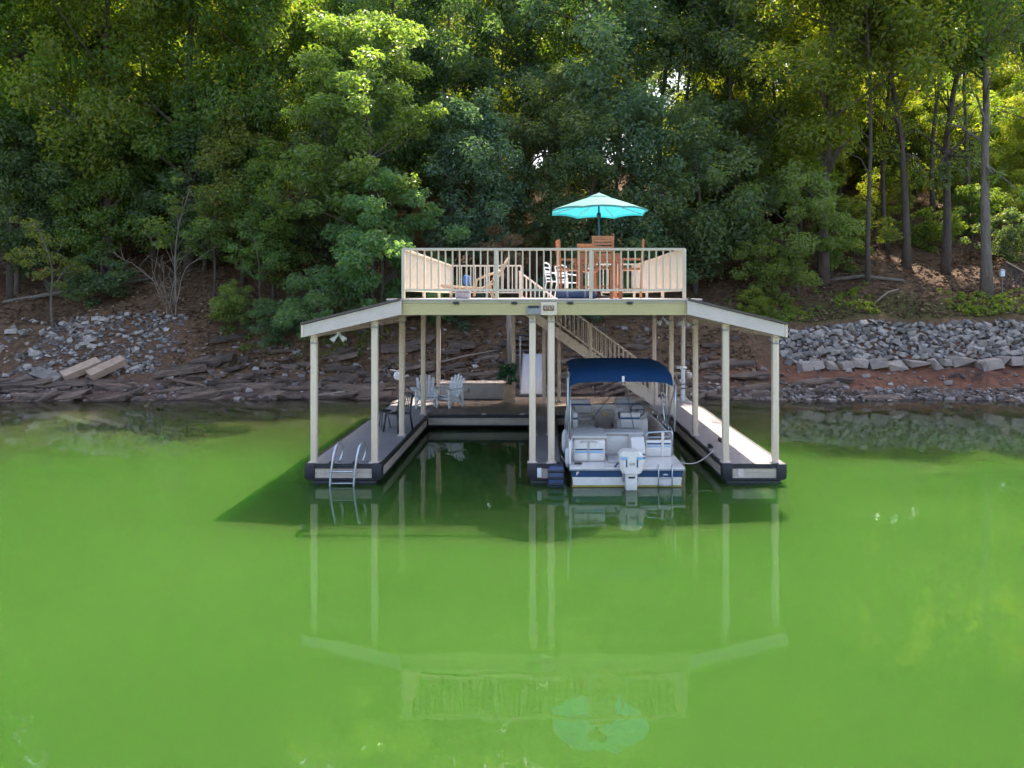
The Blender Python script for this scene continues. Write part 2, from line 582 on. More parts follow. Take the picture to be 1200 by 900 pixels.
def plank_mesh(ax, ln, mk):
    k = (ax, round(ln, 3), mk)
    if k not in pl_mesh:
        if ax == 'x':
            pl_mesh[k] = MB().box(-ln / 2, ln / 2, -.068, .068, -.032, 0).mesh('plank', M[mk])
        else:
            pl_mesh[k] = MB().box(-.068, .068, -ln / 2, ln / 2, -.032, 0).mesh('plank', M[mk])
    return pl_mesh[k]


def walkway(x0, x1, y0, y1, name='walkway'):
    fr = MB()
    fr.box(x0 + .05, x1 - .05, y0 + .05, y1 - .005, ZD - .12, ZD - .04)
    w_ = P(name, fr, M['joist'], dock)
    n = int((y1 - y0) / .14)
    for i in range(n):
        ob('plank', plank_mesh('x', x1 - x0 - .11, 'plank_grey'), w_, ((x0 + x1) / 2, y0 + .06 + (i + .5) * (y1 - y0 - .06) / n, ZD + rnd.uniform(-.001, .001)))
    return w_


walkway(LX0, LX1, YF, YS)
walkway(CX0, CX1, YF, YS)
walkway(RX0, RX1, YF, YS)
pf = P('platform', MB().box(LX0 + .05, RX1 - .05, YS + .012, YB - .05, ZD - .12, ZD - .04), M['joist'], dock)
n = int((RX1 - LX0) / .14)
for i in range(n):
    x = LX0 + .06 + (i + .5) * (RX1 - LX0 - .12) / n
    grey = x < LX1 - .1 or x > RX0 - .3
    ob('plank', plank_mesh('y', YB - YS - .1, 'plank_grey' if grey else 'plank_brown'), pf, (x, (YS + YB) / 2, ZD + rnd.uniform(-.002, .002)))


def side(x0, x1, y0, y1, d, face):
    """edge of the dock: dark cap, pale board, dark lip; face 'x' or 'y' tells the thin axis, d the outward sign"""
    for nm, z0, z1, th, mk in (('edge_cap', ZD - .085, ZD + .012, .05, 'trim'), ('side_board', ZD - .295, ZD - .087, .03, 'dockboard'), ('bottom_lip', ZD - .335, ZD - .297, .045, 'trim')):
        mb = MB()
        if face == 'y':
            a, b_ = (y0 - th, y0) if d < 0 else (y0, y0 + th)
            mb.box(x0, x1, a, b_, z0, z1)
        else:
            a, b_ = (x0 - th, x0) if d < 0 else (x0, x0 + th)
            mb.box(a, b_, y0, y1, z0, z1)
        P(nm, mb, M[mk], dock)


I = .055
for x0, x1 in ((LX0, LX1), (CX0, CX1), (RX0, RX1)):
    side(x0 + I, x1 - I, YF + I, 0, -1, 'y')
    side(x0 + I, 0, YF + I, (YB - .06) if x0 == LX0 else YS - .06, -1, 'x')
    side(x1 - I, 0, YF + I, (YB - .06) if x0 == RX0 else YS - .06, 1, 'x')
    cw = .215
    for xa in (x0, x1 - cw):
        P('corner_bumper', MB().rbox(xa, xa + cw, YF - .012, YF + .2, ZD - .30, ZD + .016, .007), M['trim'], dock)
side(LX1, CX0, YS + I, 0, -1, 'y')
side(CX1, RX0, YS + I, 0, -1, 'y')
side(LX0 + I, RX1 - I, YB - I, 0, 1, 'y')
# floats
fm = MB().rbox(-.33, .33, -.75, .75, -.35, .085, .04).mesh('float', M['float'])
fw = MB().rbox(-.70, .70, -.75, .75, -.35, .085, .04).mesh('float', M['float'])
for xc, mm in (((LX0 + LX1) / 2, fw), ((CX0 + CX1) / 2, fm), ((RX0 + RX1) / 2, MB().rbox(-.6, .6, -.75, .75, -.35, .085, .04).mesh('float', M['float']))):
    for k in range(4):
        ob('float', mm, dock, (xc, YF + .80 + k * 1.64, 0))
for k in range(6):
    ob('float', fw, dock, (LX0 + .9 + k * 1.72, 24.5, 0))
# little bits fixed to the ends
P('hinge_plate', MB().box(4.30, 4.42, YF + .015, YF + .03, ZD - .27, ZD - .01), M['fascia'], dock)
P('notice_plate', MB().box(-.085, .03, YF - .005, YF + .015, ZD - .27, ZD - .07), M['white'], dock)
for x in (-1.72, -.55):
    P('cleat', MB().rbox(x - .07, x + .07, YS - .01, YS + .06, ZD + .015, ZD + .06, .012), M['bench'], dock)
for x, y in ((4.12, 17.55), (4.55, 18.3)):
    P('cleat', MB().rbox(x - .04, x + .04, y - .14, y + .14, ZD + .015, ZD + .07, .015), M['trim'], dock)

# posts
pm = {}


def post(x, y, z1, wd=.135):
    k = (round(z1, 3), wd)
    if k not in pm:
        pm[k] = MB().rbox(-wd / 2, wd / 2, -wd / 2, wd / 2, ZD + .02, z1, .012).mesh('post', M['cream'])
        pm['f' + str(wd)] = MB().box(-wd / 2 - .04, wd / 2 + .04, -wd / 2 - .04, wd / 2 + .04, ZD + .002, ZD + .03).mesh('post_foot', M['fascia'])
    o = ob('post', pm[k], dock, (x, y, 0))
    ob('post_foot', pm['f' + str(wd)], o, (x, y, 0))
    if ('b', k) not in pm:
        h_ = wd / 2 + .004
        pm['b', k] = MB().box(-h_, h_, -h_, h_, z1 - .16, z1 - .125).box(-.012, .012, -h_ - .008, -h_ + .002, z1 - .11, z1 - .086).mesh('bracket', M['grey_metal'])
    ob('bracket', pm['b', k], o, (x, y, 0))


def zroof(x):                                # underside of the side roofs
    return 3.96 - .245 * (abs(x - .09) - 3.1)


for y in (15.93, 26.2):
    post(-4.96, y, zroof(-4.96) - .29)
    post(5.16, y, zroof(5.16) - .29)
for y in (15.93, 19.05, 22.55, 25.9):
    post(-3.63, y, zroof(-3.63) - .27)
    post(4.07, y, zroof(4.07) - .27)
for x, y in ((-.17, 15.93), (.245, 15.93), (-.17, 19.2), (.245, 19.2), (.66, 25.3), (.13, 24.9), (-.93, 25.4)):
    post(x, y, 3.66, .14 if y < 16 else .12)

# side roofs
for sx in (-1, 1):
    xa = .09 + sx * 3.1
    xb = -5.15 if sx < 0 else 5.33
    za, zb = zroof(xa), zroof(xb)
    y0, y1 = 15.62, 26.6
    mb = MB()
    mb.prism([(xa, za + .03), (xb, zb + .03), (xb, zb + .075), (xa, za + .075)], 1, y0 - .05, y1)
    rf = P('roof_panel', mb, M['roof'], dock)
    for k in range(1, 14):                   # rafters
        y = y0 + .1 + k * .8
        if y < y1 - .1:
            r = MB().prism([(xa, za - .14), (xb - sx * .1, zb - .12 - .0), (xb - sx * .1, zb + .025), (xa, za + .025)], 1, y - .025, y + .025)
            P('rafter', r, M['joist'], rf)
    mb = MB().prism([(xa - sx * .02, za - .275), (xb - sx * .06, zb - .235), (xb - sx * .06, zb + .026), (xa - sx * .02, za + .026)], 1, y0, y0 + .04)
    P('roof_fascia', mb, M['fascia'], dock)
    mb = MB().box(min(xb, xb - sx * .055), max(xb, xb - sx * .055), y0 - .005, y1, zb - .245, zb + .02)
    P('eave_board', mb, M['cream'], dock)
    mb = MB().box(*sorted((xa - .04, xa + .04)), y0 + .3, y1 - .2, za - .28, za - .02)
    P('roof_beam', mb, M['cream'], dock)
    xi = -3.63 if sx < 0 else 4.07
    P('roof_beam', MB().box(xi - .06, xi + .06, y0 + .1, y1 - .2, zroof(xi) - .27, zroof(xi) - .16), M['cream'], dock)
    P('roof_beam', MB().box(xb - sx * .22 - .05, xb - sx * .22 + .05, y0 + .1, y1 - .2, zroof(xb) - .245, zroof(xb) - .10), M['cream'], dock)

# upper deck: slab boards, joists, front beam
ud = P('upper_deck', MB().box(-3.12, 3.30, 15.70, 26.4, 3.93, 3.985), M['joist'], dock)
n = 75
for i in range(n):
    y = 15.66 + (i + .5) * (26.4 - 15.66) / n
    ob('deck_board', MB().box(-3.32, 3.50, -.068, .068, 0, .035).mesh('deck_board', M['fascia']) if i == 0 else KIDS[ud][0].data, ud, (0, y, 3.988))
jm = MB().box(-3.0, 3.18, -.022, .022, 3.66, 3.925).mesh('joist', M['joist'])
for k in range(1, 14):
    ob('joist', jm, ud, (0, 15.9 + k * .78, 0))
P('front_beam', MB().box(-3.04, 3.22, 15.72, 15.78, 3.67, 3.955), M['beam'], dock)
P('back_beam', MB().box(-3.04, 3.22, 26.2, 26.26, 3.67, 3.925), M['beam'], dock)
for xc in (-.17, .245):
    P('center_beam', MB().box(xc - .05, xc + .05, 15.85, 26.15, 3.655 - .0, 3.659 + .0).box(xc - .045, xc + .045, 15.86, 19.4, 3.56, 3.654), M['cream'], dock)
for x in (-1.82, -.56, .65, 1.94):
    P('deck_clip', MB().box(x - .06, x + .06, 15.68, 15.717, 3.90, 3.955), M['trim'], dock)
P('cap_block', MB().rbox(-.29, .02, 15.66, 15.717, 3.68, 3.86, .01), M['grey_metal'], dock)
P('cap_block', MB().box(-.26, -.02, 15.64, 15.658, 3.825, 3.87), M['trim'], dock)
P('sign_board', MB().box(.02, .36, 15.66, 15.718, 3.67, 3.95), M['cream'], dock)
sp = P('number_plate', MB().rbox(.065, .30, 15.64, 15.658, 3.765, 3.875, .006), M['brass'], dock)
ob('number', text_mesh('4767', .10, M['cream'], 'number'), sp, (.183, 15.634, 3.82))


# railings
RB, RT = 4.21, 5.07
bal_mesh = MB().box(-.015, .015, -.015, .015, RB, RT).mesh('baluster', M['rail'])
rp_mesh = MB().rbox(-.035, .035, -.035, .035, 4.024, RT + .012, .006).mesh('rail_post', M['rail'])


def railing(a, b, posts):
    a, b = Vector(a), Vector(b)
    d = b - a
    ln = d.length
    u = d.normalized()
    mb = MB().bar((a.x, a.y, RT + .03), (b.x, b.y, RT + .03), .075, .05)
    r = P('railing', mb, M['rail'], dock)
    P('bottom_rail', MB().bar((a.x, a.y, RB), (b.x, b.y, RB), .04, .045), M['rail'], r)
    n = int(ln / .152)
    for i in range(1, n):
        q = a + u * (ln * i / n)
        ob('baluster', bal_mesh, r, (q.x, q.y, 0))
    for f in posts:
        q = a + u * (ln * f)
        ob('rail_post', rp_mesh, r, (q.x, q.y, 0))


RXA, RXB, RY0, RY1 = -2.98, 3.14, 15.80, 24.2
railing((RXA, RY0, 0), (RXB, RY0, 0), (0, .333, .667, 1))
railing((RXA, RY0 + .05, 0), (RXA, RY1, 0), (.33, .66, 1))
railing((RXB, RY0 + .05, 0), (RXB, RY1, 0), (.33, .66, 1))
railing((RXA + .05, RY1, 0), (-.62, RY1, 0), (.5, 1))
railing((1.55, RY1 - 1.05, 0), (RXB - .05, RY1 - 1.05, 0), (0, .5,))

# staircase from the upper deck down to the right
st = P('staircase', MB().bar((-.66, 24.42, 3.72), (4.1, 24.42, .36), .06, .30, (0, 0, 1)), M['stair'], dock)
P('stringer', MB().bar((-.66, 25.42, 3.72), (4.1, 25.42, .36), .06, .30, (0, 0, 1)), M['stair'], st)
slope = (3.98 - .42) / 4.8
tm = MB().box(-.14, .14, 24.46, 25.38, -.03, .0).mesh('tread', M['plank_brown'])
for k in range(18):
    x = -.55 + k * .262
    z = 3.9 - (x + .66) * slope * .985
    if z > .5:
        ob('tread', tm, st, (x, 0, z))
for yy in (24.40, 25.44):
    P('handrail', MB().bar((-.72, yy, 4.93), (3.95, yy, 1.47), .06, .05), M['stair'], st)
    P('lower_rail', MB().bar((-.66, yy, 4.10), (3.95, yy, .70), .04, .045), M['stair'], st)
    sb = MB().box(-.014, .014, -.014, .014, 0, .80).mesh('baluster', M['stair'])
    for k in range(31):
        x = -.62 + k * .148
        ob('baluster', sb, st, (x, yy, 4.93 - (x + .72) * .741 - .80))
    for x in (-.66, 1.7, 3.9):
        zt = 4.95 - (x + .72) * .741
        P('newel', MB().rbox(x - .05, x + .05, yy - .05, yy + .05, zt - 1.25, zt + .02, .01), M['stair'], st)

# low picket railing at the back right of the platform
lr = P('railing', MB().bar((3.1, YB - .12, 1.28), (5.1, YB - .12, 1.28), .06, .05), M['rail'], dock)
P('bottom_rail', MB().bar((3.1, YB - .12, .55), (5.1, YB - .12, .55), .04, .04), M['rail'], lr)
lb = MB().box(-.016, .016, -.016, .016, .55, 1.27).mesh('baluster', M['rail'])
for k in range(12):
    ob('baluster', lb, lr, (3.2 + k * .16, YB - .12, 0))

# ladder at the front of the left walkway
ld = None
for xc in (-4.53, -4.02):
    pts = [(xc, 15.58, -.75), (xc, 15.60, -.1), (xc + .03, 15.61, .3), (xc + .07, 15.64, .62), (xc + .095, 15.70, .80), (xc + .12, 15.80, .875), (xc + .15, 15.93, .86), (xc + .17, 16.03, .74), (xc + .16, 16.05, .60), (xc + .13, 16.0, .50), (xc + .11, 15.96, .43)]
    mb = MB().tube(pts, .025, 8)
    if ld is None:
        ld = P('ladder', mb, M['alu'], dock)
    else:
        P('side_rail', mb, M['alu'], ld)
    P('ladder_foot', MB().box(xc - .06, xc + .02, 15.74, 15.9, ZD + .013, ZD + .05), M['trim'], ld)
for z in (-.5, -.22, .05, .30):
    P('rung', MB().tube([(-4.53, 15.60, z), (-4.02, 15.60, z)], .016 if z < .2 else .02, 6), M['alu'], ld)

# flood lights and round lanterns fixed to the dock
def floodlight(x, y, z, tilt):
    o = P('floodlight', MB().box(x - .03, x + .03, y - .03, y + .03, z + .10, z + .16), M['white'], dock)
    for s_ in (-1, 1):
        a = Vector((x, y, z + .12)); d = Vector((s_ * .75 + tilt, -.4, -.75)).normalized()
        P('lamp_head', MB().tube([a, a + d * .06, a + d * .13, a + d * .22], [.03, .03, .045, .07], 12), M['white'], o)


floodlight(-4.5, 16.2, 3.12, .1)
floodlight(3.35, 19.8, 3.36, .1)
floodlight(4.1, 20.6, 3.30, -.2)
for x, y, mk in ((-5.06, 26.0, 'white'), (5.30, 26.0, 'boat_tan')):
    o = P('lantern', MB().lathe([(.03, -.15), (.11, -.11), (.15, 0), (.11, .11), (.04, .15)], 14, (x - .02, y - .16, 1.25)), M[mk], dock)
    P('arm', MB().tube([(x + .07, y + .1, 1.42), (x - .05, y - .05, 1.42), (x - .3, y - .16, 1.46)], .016, 6), M[mk], o)

rebase(dock, (.12, 21.1, 0))

# ------------------------------------------------------------------ gangway, shore stairs, poles
gw = thing('gangway', 'pale blue-white gangway ramp from the dock back to the bank', 'gangway')
mb = MB().prism([(26.45, .46), (32.3, 1.46), (32.3, 1.53), (26.45, .53)], 0, -.72, .10)
P('ramp_sheet', mb, M['gangway'], gw)
for x in (-.74, .12):
    P('side_rail', MB().bar((x, 26.45, .55), (x, 32.3, 1.55), .05, .12), M['alu'], gw)
P('handrail', MB().tube([(-.74, 26.7, .5), (-.74, 26.75, 2.6)], .03, 8), M['gangway'], gw)
P('handrail', MB().tube([(.13, 26.7, .5), (.13, 26.75, 1.5), (.13, 31.9, 2.4), (.13, 32.1, 1.5)], .025, 8), M['alu'], gw)
rebase(gw, (-.3, 29.3, .46))

hs = thing('hillside_stairs', 'dark wooden steps climbing the bank behind the gangway', 'stairs')
P('landing', MB().box(-1.5, .5, 32.3, 33.4, .3, 1.44), M['darkwood'], hs)
tr = MB().box(-.55, .55, -.16, .16, -.05, 0).mesh('tread', M['darkwood'])
for k in range(12):
    ob('tread', tr, hs, (-.85, 33.5 + k * .38, 1.62 + k * .22))
for x in (-1.42, -.28):
    P('stringer', MB().bar((x, 33.3, 1.4), (x, 37.9, 4.05), .05, .28), M['darkwood'], hs)
    for k in range(4):
        P('rail_post', MB().box(x - .04, x + .04, 33.5 + k * 1.3, 33.58 + k * 1.3, 1.4 + k * .75, 2.6 + k * .75), M['darkwood'], hs)
    P('handrail', MB().bar((x, 33.4, 2.5), (x, 37.9, 5.1), .05, .07), M['darkwood'], hs)
rebase(hs, (-.85, 33.0, 1.0))

up = tag(P('wooden_pole', MB().tube([(-1.22, 28.9, -.4), (-1.2, 28.9, 1.5), (-1.27, 28.95, 3.9)], [.13, .115, .10], 10), M['bark_pale']), 'weathered round wooden pole rising behind the planter at the gangway', 'pole')
rebase(up, (0, 0, 0))
pp = thing('power_pedestal', 'slim white post with lamp and crossbars at the back of the right walkway', 'post')
P('shaft', MB().rbox(-.07, .07, -.06, .06, 0, 1.15, .015), M['white'], pp)
P('cap', MB().rbox(-.22, .14, -.09, .09, 1.15, 1.21, .012), M['white'], pp)
P('lamp_head', MB().tube([(-.02, -.08, .75), (-.12, -.16, .72), (-.2, -.22, .68)], [.04, .07, .12], 12), M['boat_tan'], pp)
for z in (.45, .6):
    P('crossbar', MB().bar((-.1, -.08, z), (.34, -.08, z + .07), .03, .03), M['black'], pp)
pp.location = (4.95, 25.2, ZD + .004)

# ------------------------------------------------------------------ furniture on the lower deck
def adirondack():
    t_ = thing('adirondack_chair', 'white adirondack chair', 'chair', 'white adirondack chairs')
    mb = MB()
    mb.bar((-.28, -.38, .36), (-.28, .42, .16), .05, .10).bar((.28, -.38, .36), (.28, .42, .16), .05, .10)
    P('side_rail', MB().bar((-.27, -.36, .34), (-.27, .46, .10), .04, .11), M['white'], t_)
    P('side_rail', MB().bar((.27, -.36, .34), (.27, .46, .10), .04, .11), M['white'], t_)
    st_ = P('seat', MB().bar((-.27, -.30, .30), (.27, -.30, .30), .06, .05), M['white'], t_)
    for k in range(6):
        y = -.36 + k * .095
        P('seat_slat', MB().box(-.29, .29, y - .04, y + .04, .395 - k * .027, .42 - k * .027), M['white'], st_)
    bk = P('backrest', MB().bar((-.28, .22, .42), (.28, .22, .42), .03, .07).bar((-.3, .36, .78), (.3, .36, .78), .03, .05), M['white'], t_)
    for k in range(-2, 3):
        top = 1.04 - abs(k) * .045 - (.03 if abs(k) == 2 else 0)
        P('back_slat', MB().bar((k * .098, .16, .24), (k * .135, .16 + (top - .24) * .38, top), .09, .022, (0, 1, 0)), M['white'], bk)
    for s_ in (-1, 1):
        P('armrest', MB().obox((s_ * .36, -.04, .60), (1, 0, 0), (0, 1, 0), (0, 0, 1), .075, .40, .014), M['white'], t_)
        P('leg', MB().box(s_ * .33 - .02, s_ * .33 + .02, -.36, -.26, 0, .586), M['white'], t_)
        P('leg', MB().bar((s_ * .33, .30, 0), (s_ * .33, .26, .586), .04, .08, (0, 1, 0)), M['white'], t_)
    return t_


ch = adirondack()
ch['label'] = 'white adirondack chair turned toward the camera, partly behind a post at the slip corner'
ch.location = (-3.78, 24.0, ZD + .004); ch.rotation_euler.z = math.radians(12)
ch2 = copy_tree(ch)
ch2['label'] = 'white adirondack chair in front of the long storage bench, facing sideways'
ch2.location = (-3.02, 24.1, ZD + .004); ch2.rotation_euler.z = math.radians(-38)

mc = thing('metal_chair', 'black metal slatted chair standing on the left walkway', 'chair')
P('seat', MB().rbox(-.22, .22, -.21, .21, .44, .465, .008), M['black'], mc)
for sx in (-1, 1):
    P('leg', MB().tube([(sx * .24, -.26, 0), (sx * .21, -.20, .45)], .024, 6), M['black'], mc)
    P('leg', MB().tube([(sx * .24, .27, 0), (sx * .21, .2, .45), (sx * .21, .30, .92)], .024, 6), M['black'], mc)
    P('armrest', MB().tube([(sx * .22, -.2, .46), (sx * .25, -.2, .66), (sx * .24, .24, .68)], .015, 6), M['black'], mc)
bk = P('backrest', MB().tube([(-.21, .30, .92), (0, .31, .96), (.21, .30, .92)], .017, 6), M['black'], mc)
for k in range(-3, 4):
    P('back_slat', MB().bar((k * .058, .21, .48), (k * .058, .305, .93), .032, .01, (0, 1, 0)), M['black'], bk)
tb = thing('side_table', 'small dark metal side table beside the black chair', 'table')
P('table_top', MB().lathe([(.21, .46), (.22, .475), (.21, .49)], 18), M['black'], tb)
for k in range(3):
    a = k * 2.1 + .4
    P('leg', MB().tube([(.19 * math.cos(a), .19 * math.sin(a), 0), (.1 * math.cos(a), .1 * math.sin(a), .46)], .014, 6), M['black'], tb)
mc.scale = (1.1, 1.1, 1.05); mc.location = (-3.86, 19.7, ZD + .004); mc.rotation_euler.z = math.radians(-32)
tb.location = (-4.35, 20.15, ZD + .004)

sb_ = thing('storage_bench', 'long cream lidded storage bench at the back of the dock', 'storage box')
P('box_body', MB().rbox(-1.15, 1.15, -.3, .3, .01, .53, .02), M['bench'], sb_)
P('lid', MB().rbox(-1.19, 1.19, -.34, .33, .535, .60, .02), M['fascia'], sb_)
P('medallion', MB().tube([(-.2, -.305, .34), (-.2, -.32, .34)], .075, 14), M['boat_tan'], sb_)
sb_.location = (-2.38, 26.0, ZD + .004)

pb = thing('planter', 'tall tan wooden planter box beside the storage bench', 'planter')
P('box_body', MB().rbox(-.15, .15, -.15, .15, 0, .58, .012), M['pine'], pb)
P('rim', MB().rbox(-.17, .17, -.17, .17, .582, .625, .01), M['pine'], pb)
pb.location = (-1.12, 25.05, ZD + .004)


# ------------------------------------------------------------------ foliage generators
def leaves(cent, rad, nper, leaf, seed, up=.8, out=None, flat=.6, droop=.25):
    """many small folded leaf faces spread through clumps"""
    R = np.random.RandomState(seed)
    cent = np.asarray(cent, float); rad = np.asarray(rad, float)
    k = len(cent)
    cnt = np.maximum(3, (nper * (rad / rad.mean()) ** 2).astype(int))
    ci = np.repeat(np.arange(k), cnt)
    n = len(ci)
    d = R.normal(size=(n, 3)); d /= np.linalg.norm(d, axis=1)[:, None]
    rr = R.rand(n) ** .42
    off = d * rr[:, None] * rad[ci][:, None]
    off[:, 2] *= flat
    pos = cent[ci] + off
    nor = R.normal(size=(n, 3)) * .65 + d * .6 + np.array([0, 0, up])
    nor /= np.linalg.norm(nor, axis=1)[:, None]
    a = R.normal(size=(n, 3)) + d * .7 - np.array([0, 0, droop])
    a -= nor * (a * nor).sum(1)[:, None]
    a /= np.linalg.norm(a, axis=1)[:, None] + 1e-6
    b_ = np.cross(nor, a)
    l = leaf * (.65 + .7 * R.rand(n))[:, None]
    wd = l * (.42 + .2 * R.rand(n))[:, None]
    v = np.empty((n, 4, 3))
    v[:, 0] = pos - a * l * .5
    v[:, 1] = pos + b_ * wd * .5 + nor * wd * .16 - a * l * .06
    v[:, 2] = pos + a * l * .5 - nor * l * .12
    v[:, 3] = pos - b_ * wd * .5 + nor * wd * .16 - a * l * .06
    return v.reshape(-1, 3), np.arange(n * 4).reshape(n, 4)


def leaf_mesh(name, cent, rad, nper, leaf, seed, m, **kw):
    v, q = leaves(cent, rad, nper, leaf, seed, **kw)
    me = np_mesh(bpy.data.meshes.new(name), v, q, False)
    me.materials.append(m)
    return me


def tree_proto(seed, H, h0, R_, nclump, nper, leaf, tr=.22, lean=.4, shape='oval', limbs=14, crad=(.6, 1.15), flat=.6, trunk_n=9, sway=.15, low=0):
    r = random.Random(seed)
    # trunk line
    n = 9
    lx, ly = r.uniform(-lean, lean), r.uniform(-lean, lean)
    ph = r.uniform(0, 6)
    def axis(z):
        f = z / H
        return Vector((lx * f * f * 2 + sway * math.sin(f * 7 + ph) * min(1, f * 3), ly * f * f * 2 + sway * math.cos(f * 4 + ph) * min(1, f * 3), z))
    pts = [axis(H * .93 * i / n) for i in range(n + 1)]
    pts[0].z = -.5
    rads = [tr * (1.35 if i == 0 else 1) * (1 - .86 * (i / n) ** .9) + .012 for i in range(n + 1)]
    mb = MB().tube(pts, rads, trunk_n)
    # clumps
    cl, rd = [], []
    lob = [(r.uniform(0, 2 * PI), r.uniform(.15, .34)) for _ in range(3)]
    while len(cl) < nclump:
        u = r.random()
        if shape == 'oval':
            prof = math.sin(PI * min(1, (u * .92 + .08))) ** .6
        elif shape == 'umb':
            prof = (math.sin(PI * (u * .6 + .4))) ** .5 if u > .3 else .55 + u
        else:
            prof = (1 - u) ** .5 * .95 + .08
        if r.random() > prof + .15:
            continue
        a = r.uniform(0, 2 * PI)
        ir = 1 + sum(k * math.sin((i + 2) * (a + p_)) for i, (p_, k) in enumerate(lob))
        rr = R_ * prof * ir * r.random() ** .5
        z = h0 + u * (H - h0)
        c0 = axis(z)
        cl.append((c0.x + rr * math.cos(a), c0.y + rr * math.sin(a), z + r.uniform(-.3, .3)))
        rd.append(r.uniform(*crad) * (.75 + .25 * prof))
    for k in range(low):
        z = r.uniform(.2 * H, h0 + .5); a = r.uniform(0, 2 * PI); rr = r.uniform(.4, 2.6)
        c0 = axis(z)
        cl.append((c0.x + rr * math.cos(a), c0.y + rr * math.sin(a), z)); rd.append(r.uniform(.4, .8))
    order = list(range(len(cl))); r.shuffle(order)
    order = list(range(nclump, len(cl))) + [k for k in order if k < nclump]
    for i in order[:limbs]:
        c = Vector(cl[i])
        hz = max(h0 * .55, c.z - r.uniform(.25, .55) * max(1.0, (c - axis(c.z)).length) - .8)
        a0 = axis(hz)
        md = (a0 + c) / 2 + Vector((r.uniform(-.3, .3), r.uniform(-.3, .3), r.uniform(-.1, .5)))
        f = hz / H
        r0 = max(.02, tr * (1 - .86 * f) * .5)
        mb.tube([a0, md, c], [r0, r0 * .6, .012], 5, False)
    return mb, cl, rd, nper, leaf, seed, flat


TREE = {}


def proto(key, **kw):
    mb, cl, rd, nper, leaf, seed, flat = tree_proto(**kw)
    TREE[key] = (mb.mesh('trunk', M['bark']), leaf_mesh('crown', cl, rd, nper, leaf, seed, LEAF['mid'], flat=flat))


for i, (H, h0, R_, tr) in enumerate(((24, 5.5, 4.8, .26), (25, 7.5, 4.6, .30), (22, 4.5, 5.0, .22), (26, 9, 4.7, .32), (21, 5, 4.3, .2))):
    proto('tall%d' % i, seed=40 + i, H=H, h0=h0, R_=R_, nclump=115, nper=(210, 150, 170, 140, 300)[i], leaf=(.25, .30, .31, .29, .22)[i], tr=tr, limbs=26 + 9, crad=(.75, 1.5), flat=.85, sway=.32, low=9)
for i, (H, h0, R_) in enumerate(((11, 1.6, 3.2), (9, 1.0, 3.4), (12.5, 2.2, 3.0))):
    proto('mid%d' % i, seed=60 + i, H=H, h0=h0, R_=R_, nclump=95, nper=170, leaf=.21, tr=.13, limbs=16, crad=(.55, 1.05), flat=.8)
for i, (H, h0, R_) in enumerate(((4.2, .4, 2.2), (3.0, .2, 2.0), (5.2, .6, 2.0))):
    proto('bush%d' % i, seed=70 + i, H=H, h0=h0, R_=R_, nclump=48, nper=130, leaf=.17, tr=.06, limbs=14, crad=(.4, .75), lean=.2)
proto('lit', seed=83, H=14.0, h0=4.0, R_=3.2, nclump=76, nper=190, leaf=.22, tr=.15, limbs=20, crad=(.5, .95), lean=.5)
proto('skirt', seed=84, H=8.0, h0=1.0, R_=3.3, nclump=75, nper=170, leaf=.22, tr=.10, limbs=14, crad=(.5, .9), lean=.2)
proto('sapling', seed=90, H=6.0, h0=2.4, R_=1.5, nclump=22, nper=70, leaf=.16, tr=.055, limbs=12, crad=(.35, .6), lean=.5, trunk_n=7)
for i, (H, h0, R_, tr) in enumerate(((25, 13.0, 4.0, .27), (24, 12, 3.8, .22), (23, 11.0, 3.2, .13))):
    proto('bare%d' % i, seed=100 + i, H=H, h0=h0, R_=R_, nclump=95, nper=(140, 130, 95)[i], leaf=.28, tr=tr, limbs=20 + 12, lean=1.3, crad=(.7, 1.4), flat=.85, sway=.38, low=(6, 15, 5)[i])


def tree(name, key, x, y, rz, sc, leafk, label, cat, group=None, bark=None, sz=None, tilt=0):
    o = thing(name, label, cat, group)
    tm_, cm = TREE[key]
    a = ob('trunk', tm_, o)
    b_ = ob('crown', cm, o)
    stuff(b_)
    b_.material_slots[0].link = 'OBJECT'; b_.material_slots[0].material = LEAF[leafk]
    if bark:
        a.material_slots[0].link = 'OBJECT'; a.material_slots[0].material = M[bark]
    o.location = (x, y, gz(x, y) - .05)
    o.rotation_euler = (Matrix.Rotation(tilt, 3, 'Y') @ Matrix.Rotation(rz, 3, 'Z')).to_euler()
    o.scale = (sc, sc, sz or sc)
    return o


# ---- trees one can point to
def T(name, key, px, y, rz, sc, lk, label, cat='tree', group=None, bark=None, sz=None, tilt=0):
    return tree(name, key, gx(px, y), y, rz, sc, lk, label, cat, group, bark, sz, tilt)


HW = 'hardwood trees on the bank'
T('hardwood_tree', 'bare0', 1157, 36.0, .3, .92, 'mid', 'stout pale-barked hardwood at the right with a lamp post at its foot', group=HW, bark='bark_pale', tilt=.02)
T('hardwood_tree', 'bare1', 1108, 39.5, 2.2, 1.0, 'dark', 'dark trunk leaning right, just left of the stout pale-barked hardwood', group=HW, tilt=.07)
T('hardwood_tree', 'bare1', 1062, 40.0, 4.1, .95, 'mid', 'curved thick trunk above the stone revetment, hung with leaves halfway up', group=HW, tilt=-.05)
T('hardwood_tree', 'bare2', 1017, 37.0, 1.0, .9, 'gold', 'thin straight pole-like trunk left of the curved thick trunk', group=HW)
T('hardwood_tree', 'bare2', 1094, 47.0, 3.0, 1.1, 'gold', 'slim lit trunk seen far back between the leaning and curved trunks', group=HW)
T('hardwood_tree', 'bare0', 928, 49.0, 5.0, .9, 'gold', 'dark straight trunk uphill of the round yellow-green bush', group=HW)
T('hardwood_tree', 'bare2', 908, 51.0, .6, 1.1, 'gold', 'lit brown trunk close beside the dark straight trunk uphill', group=HW)
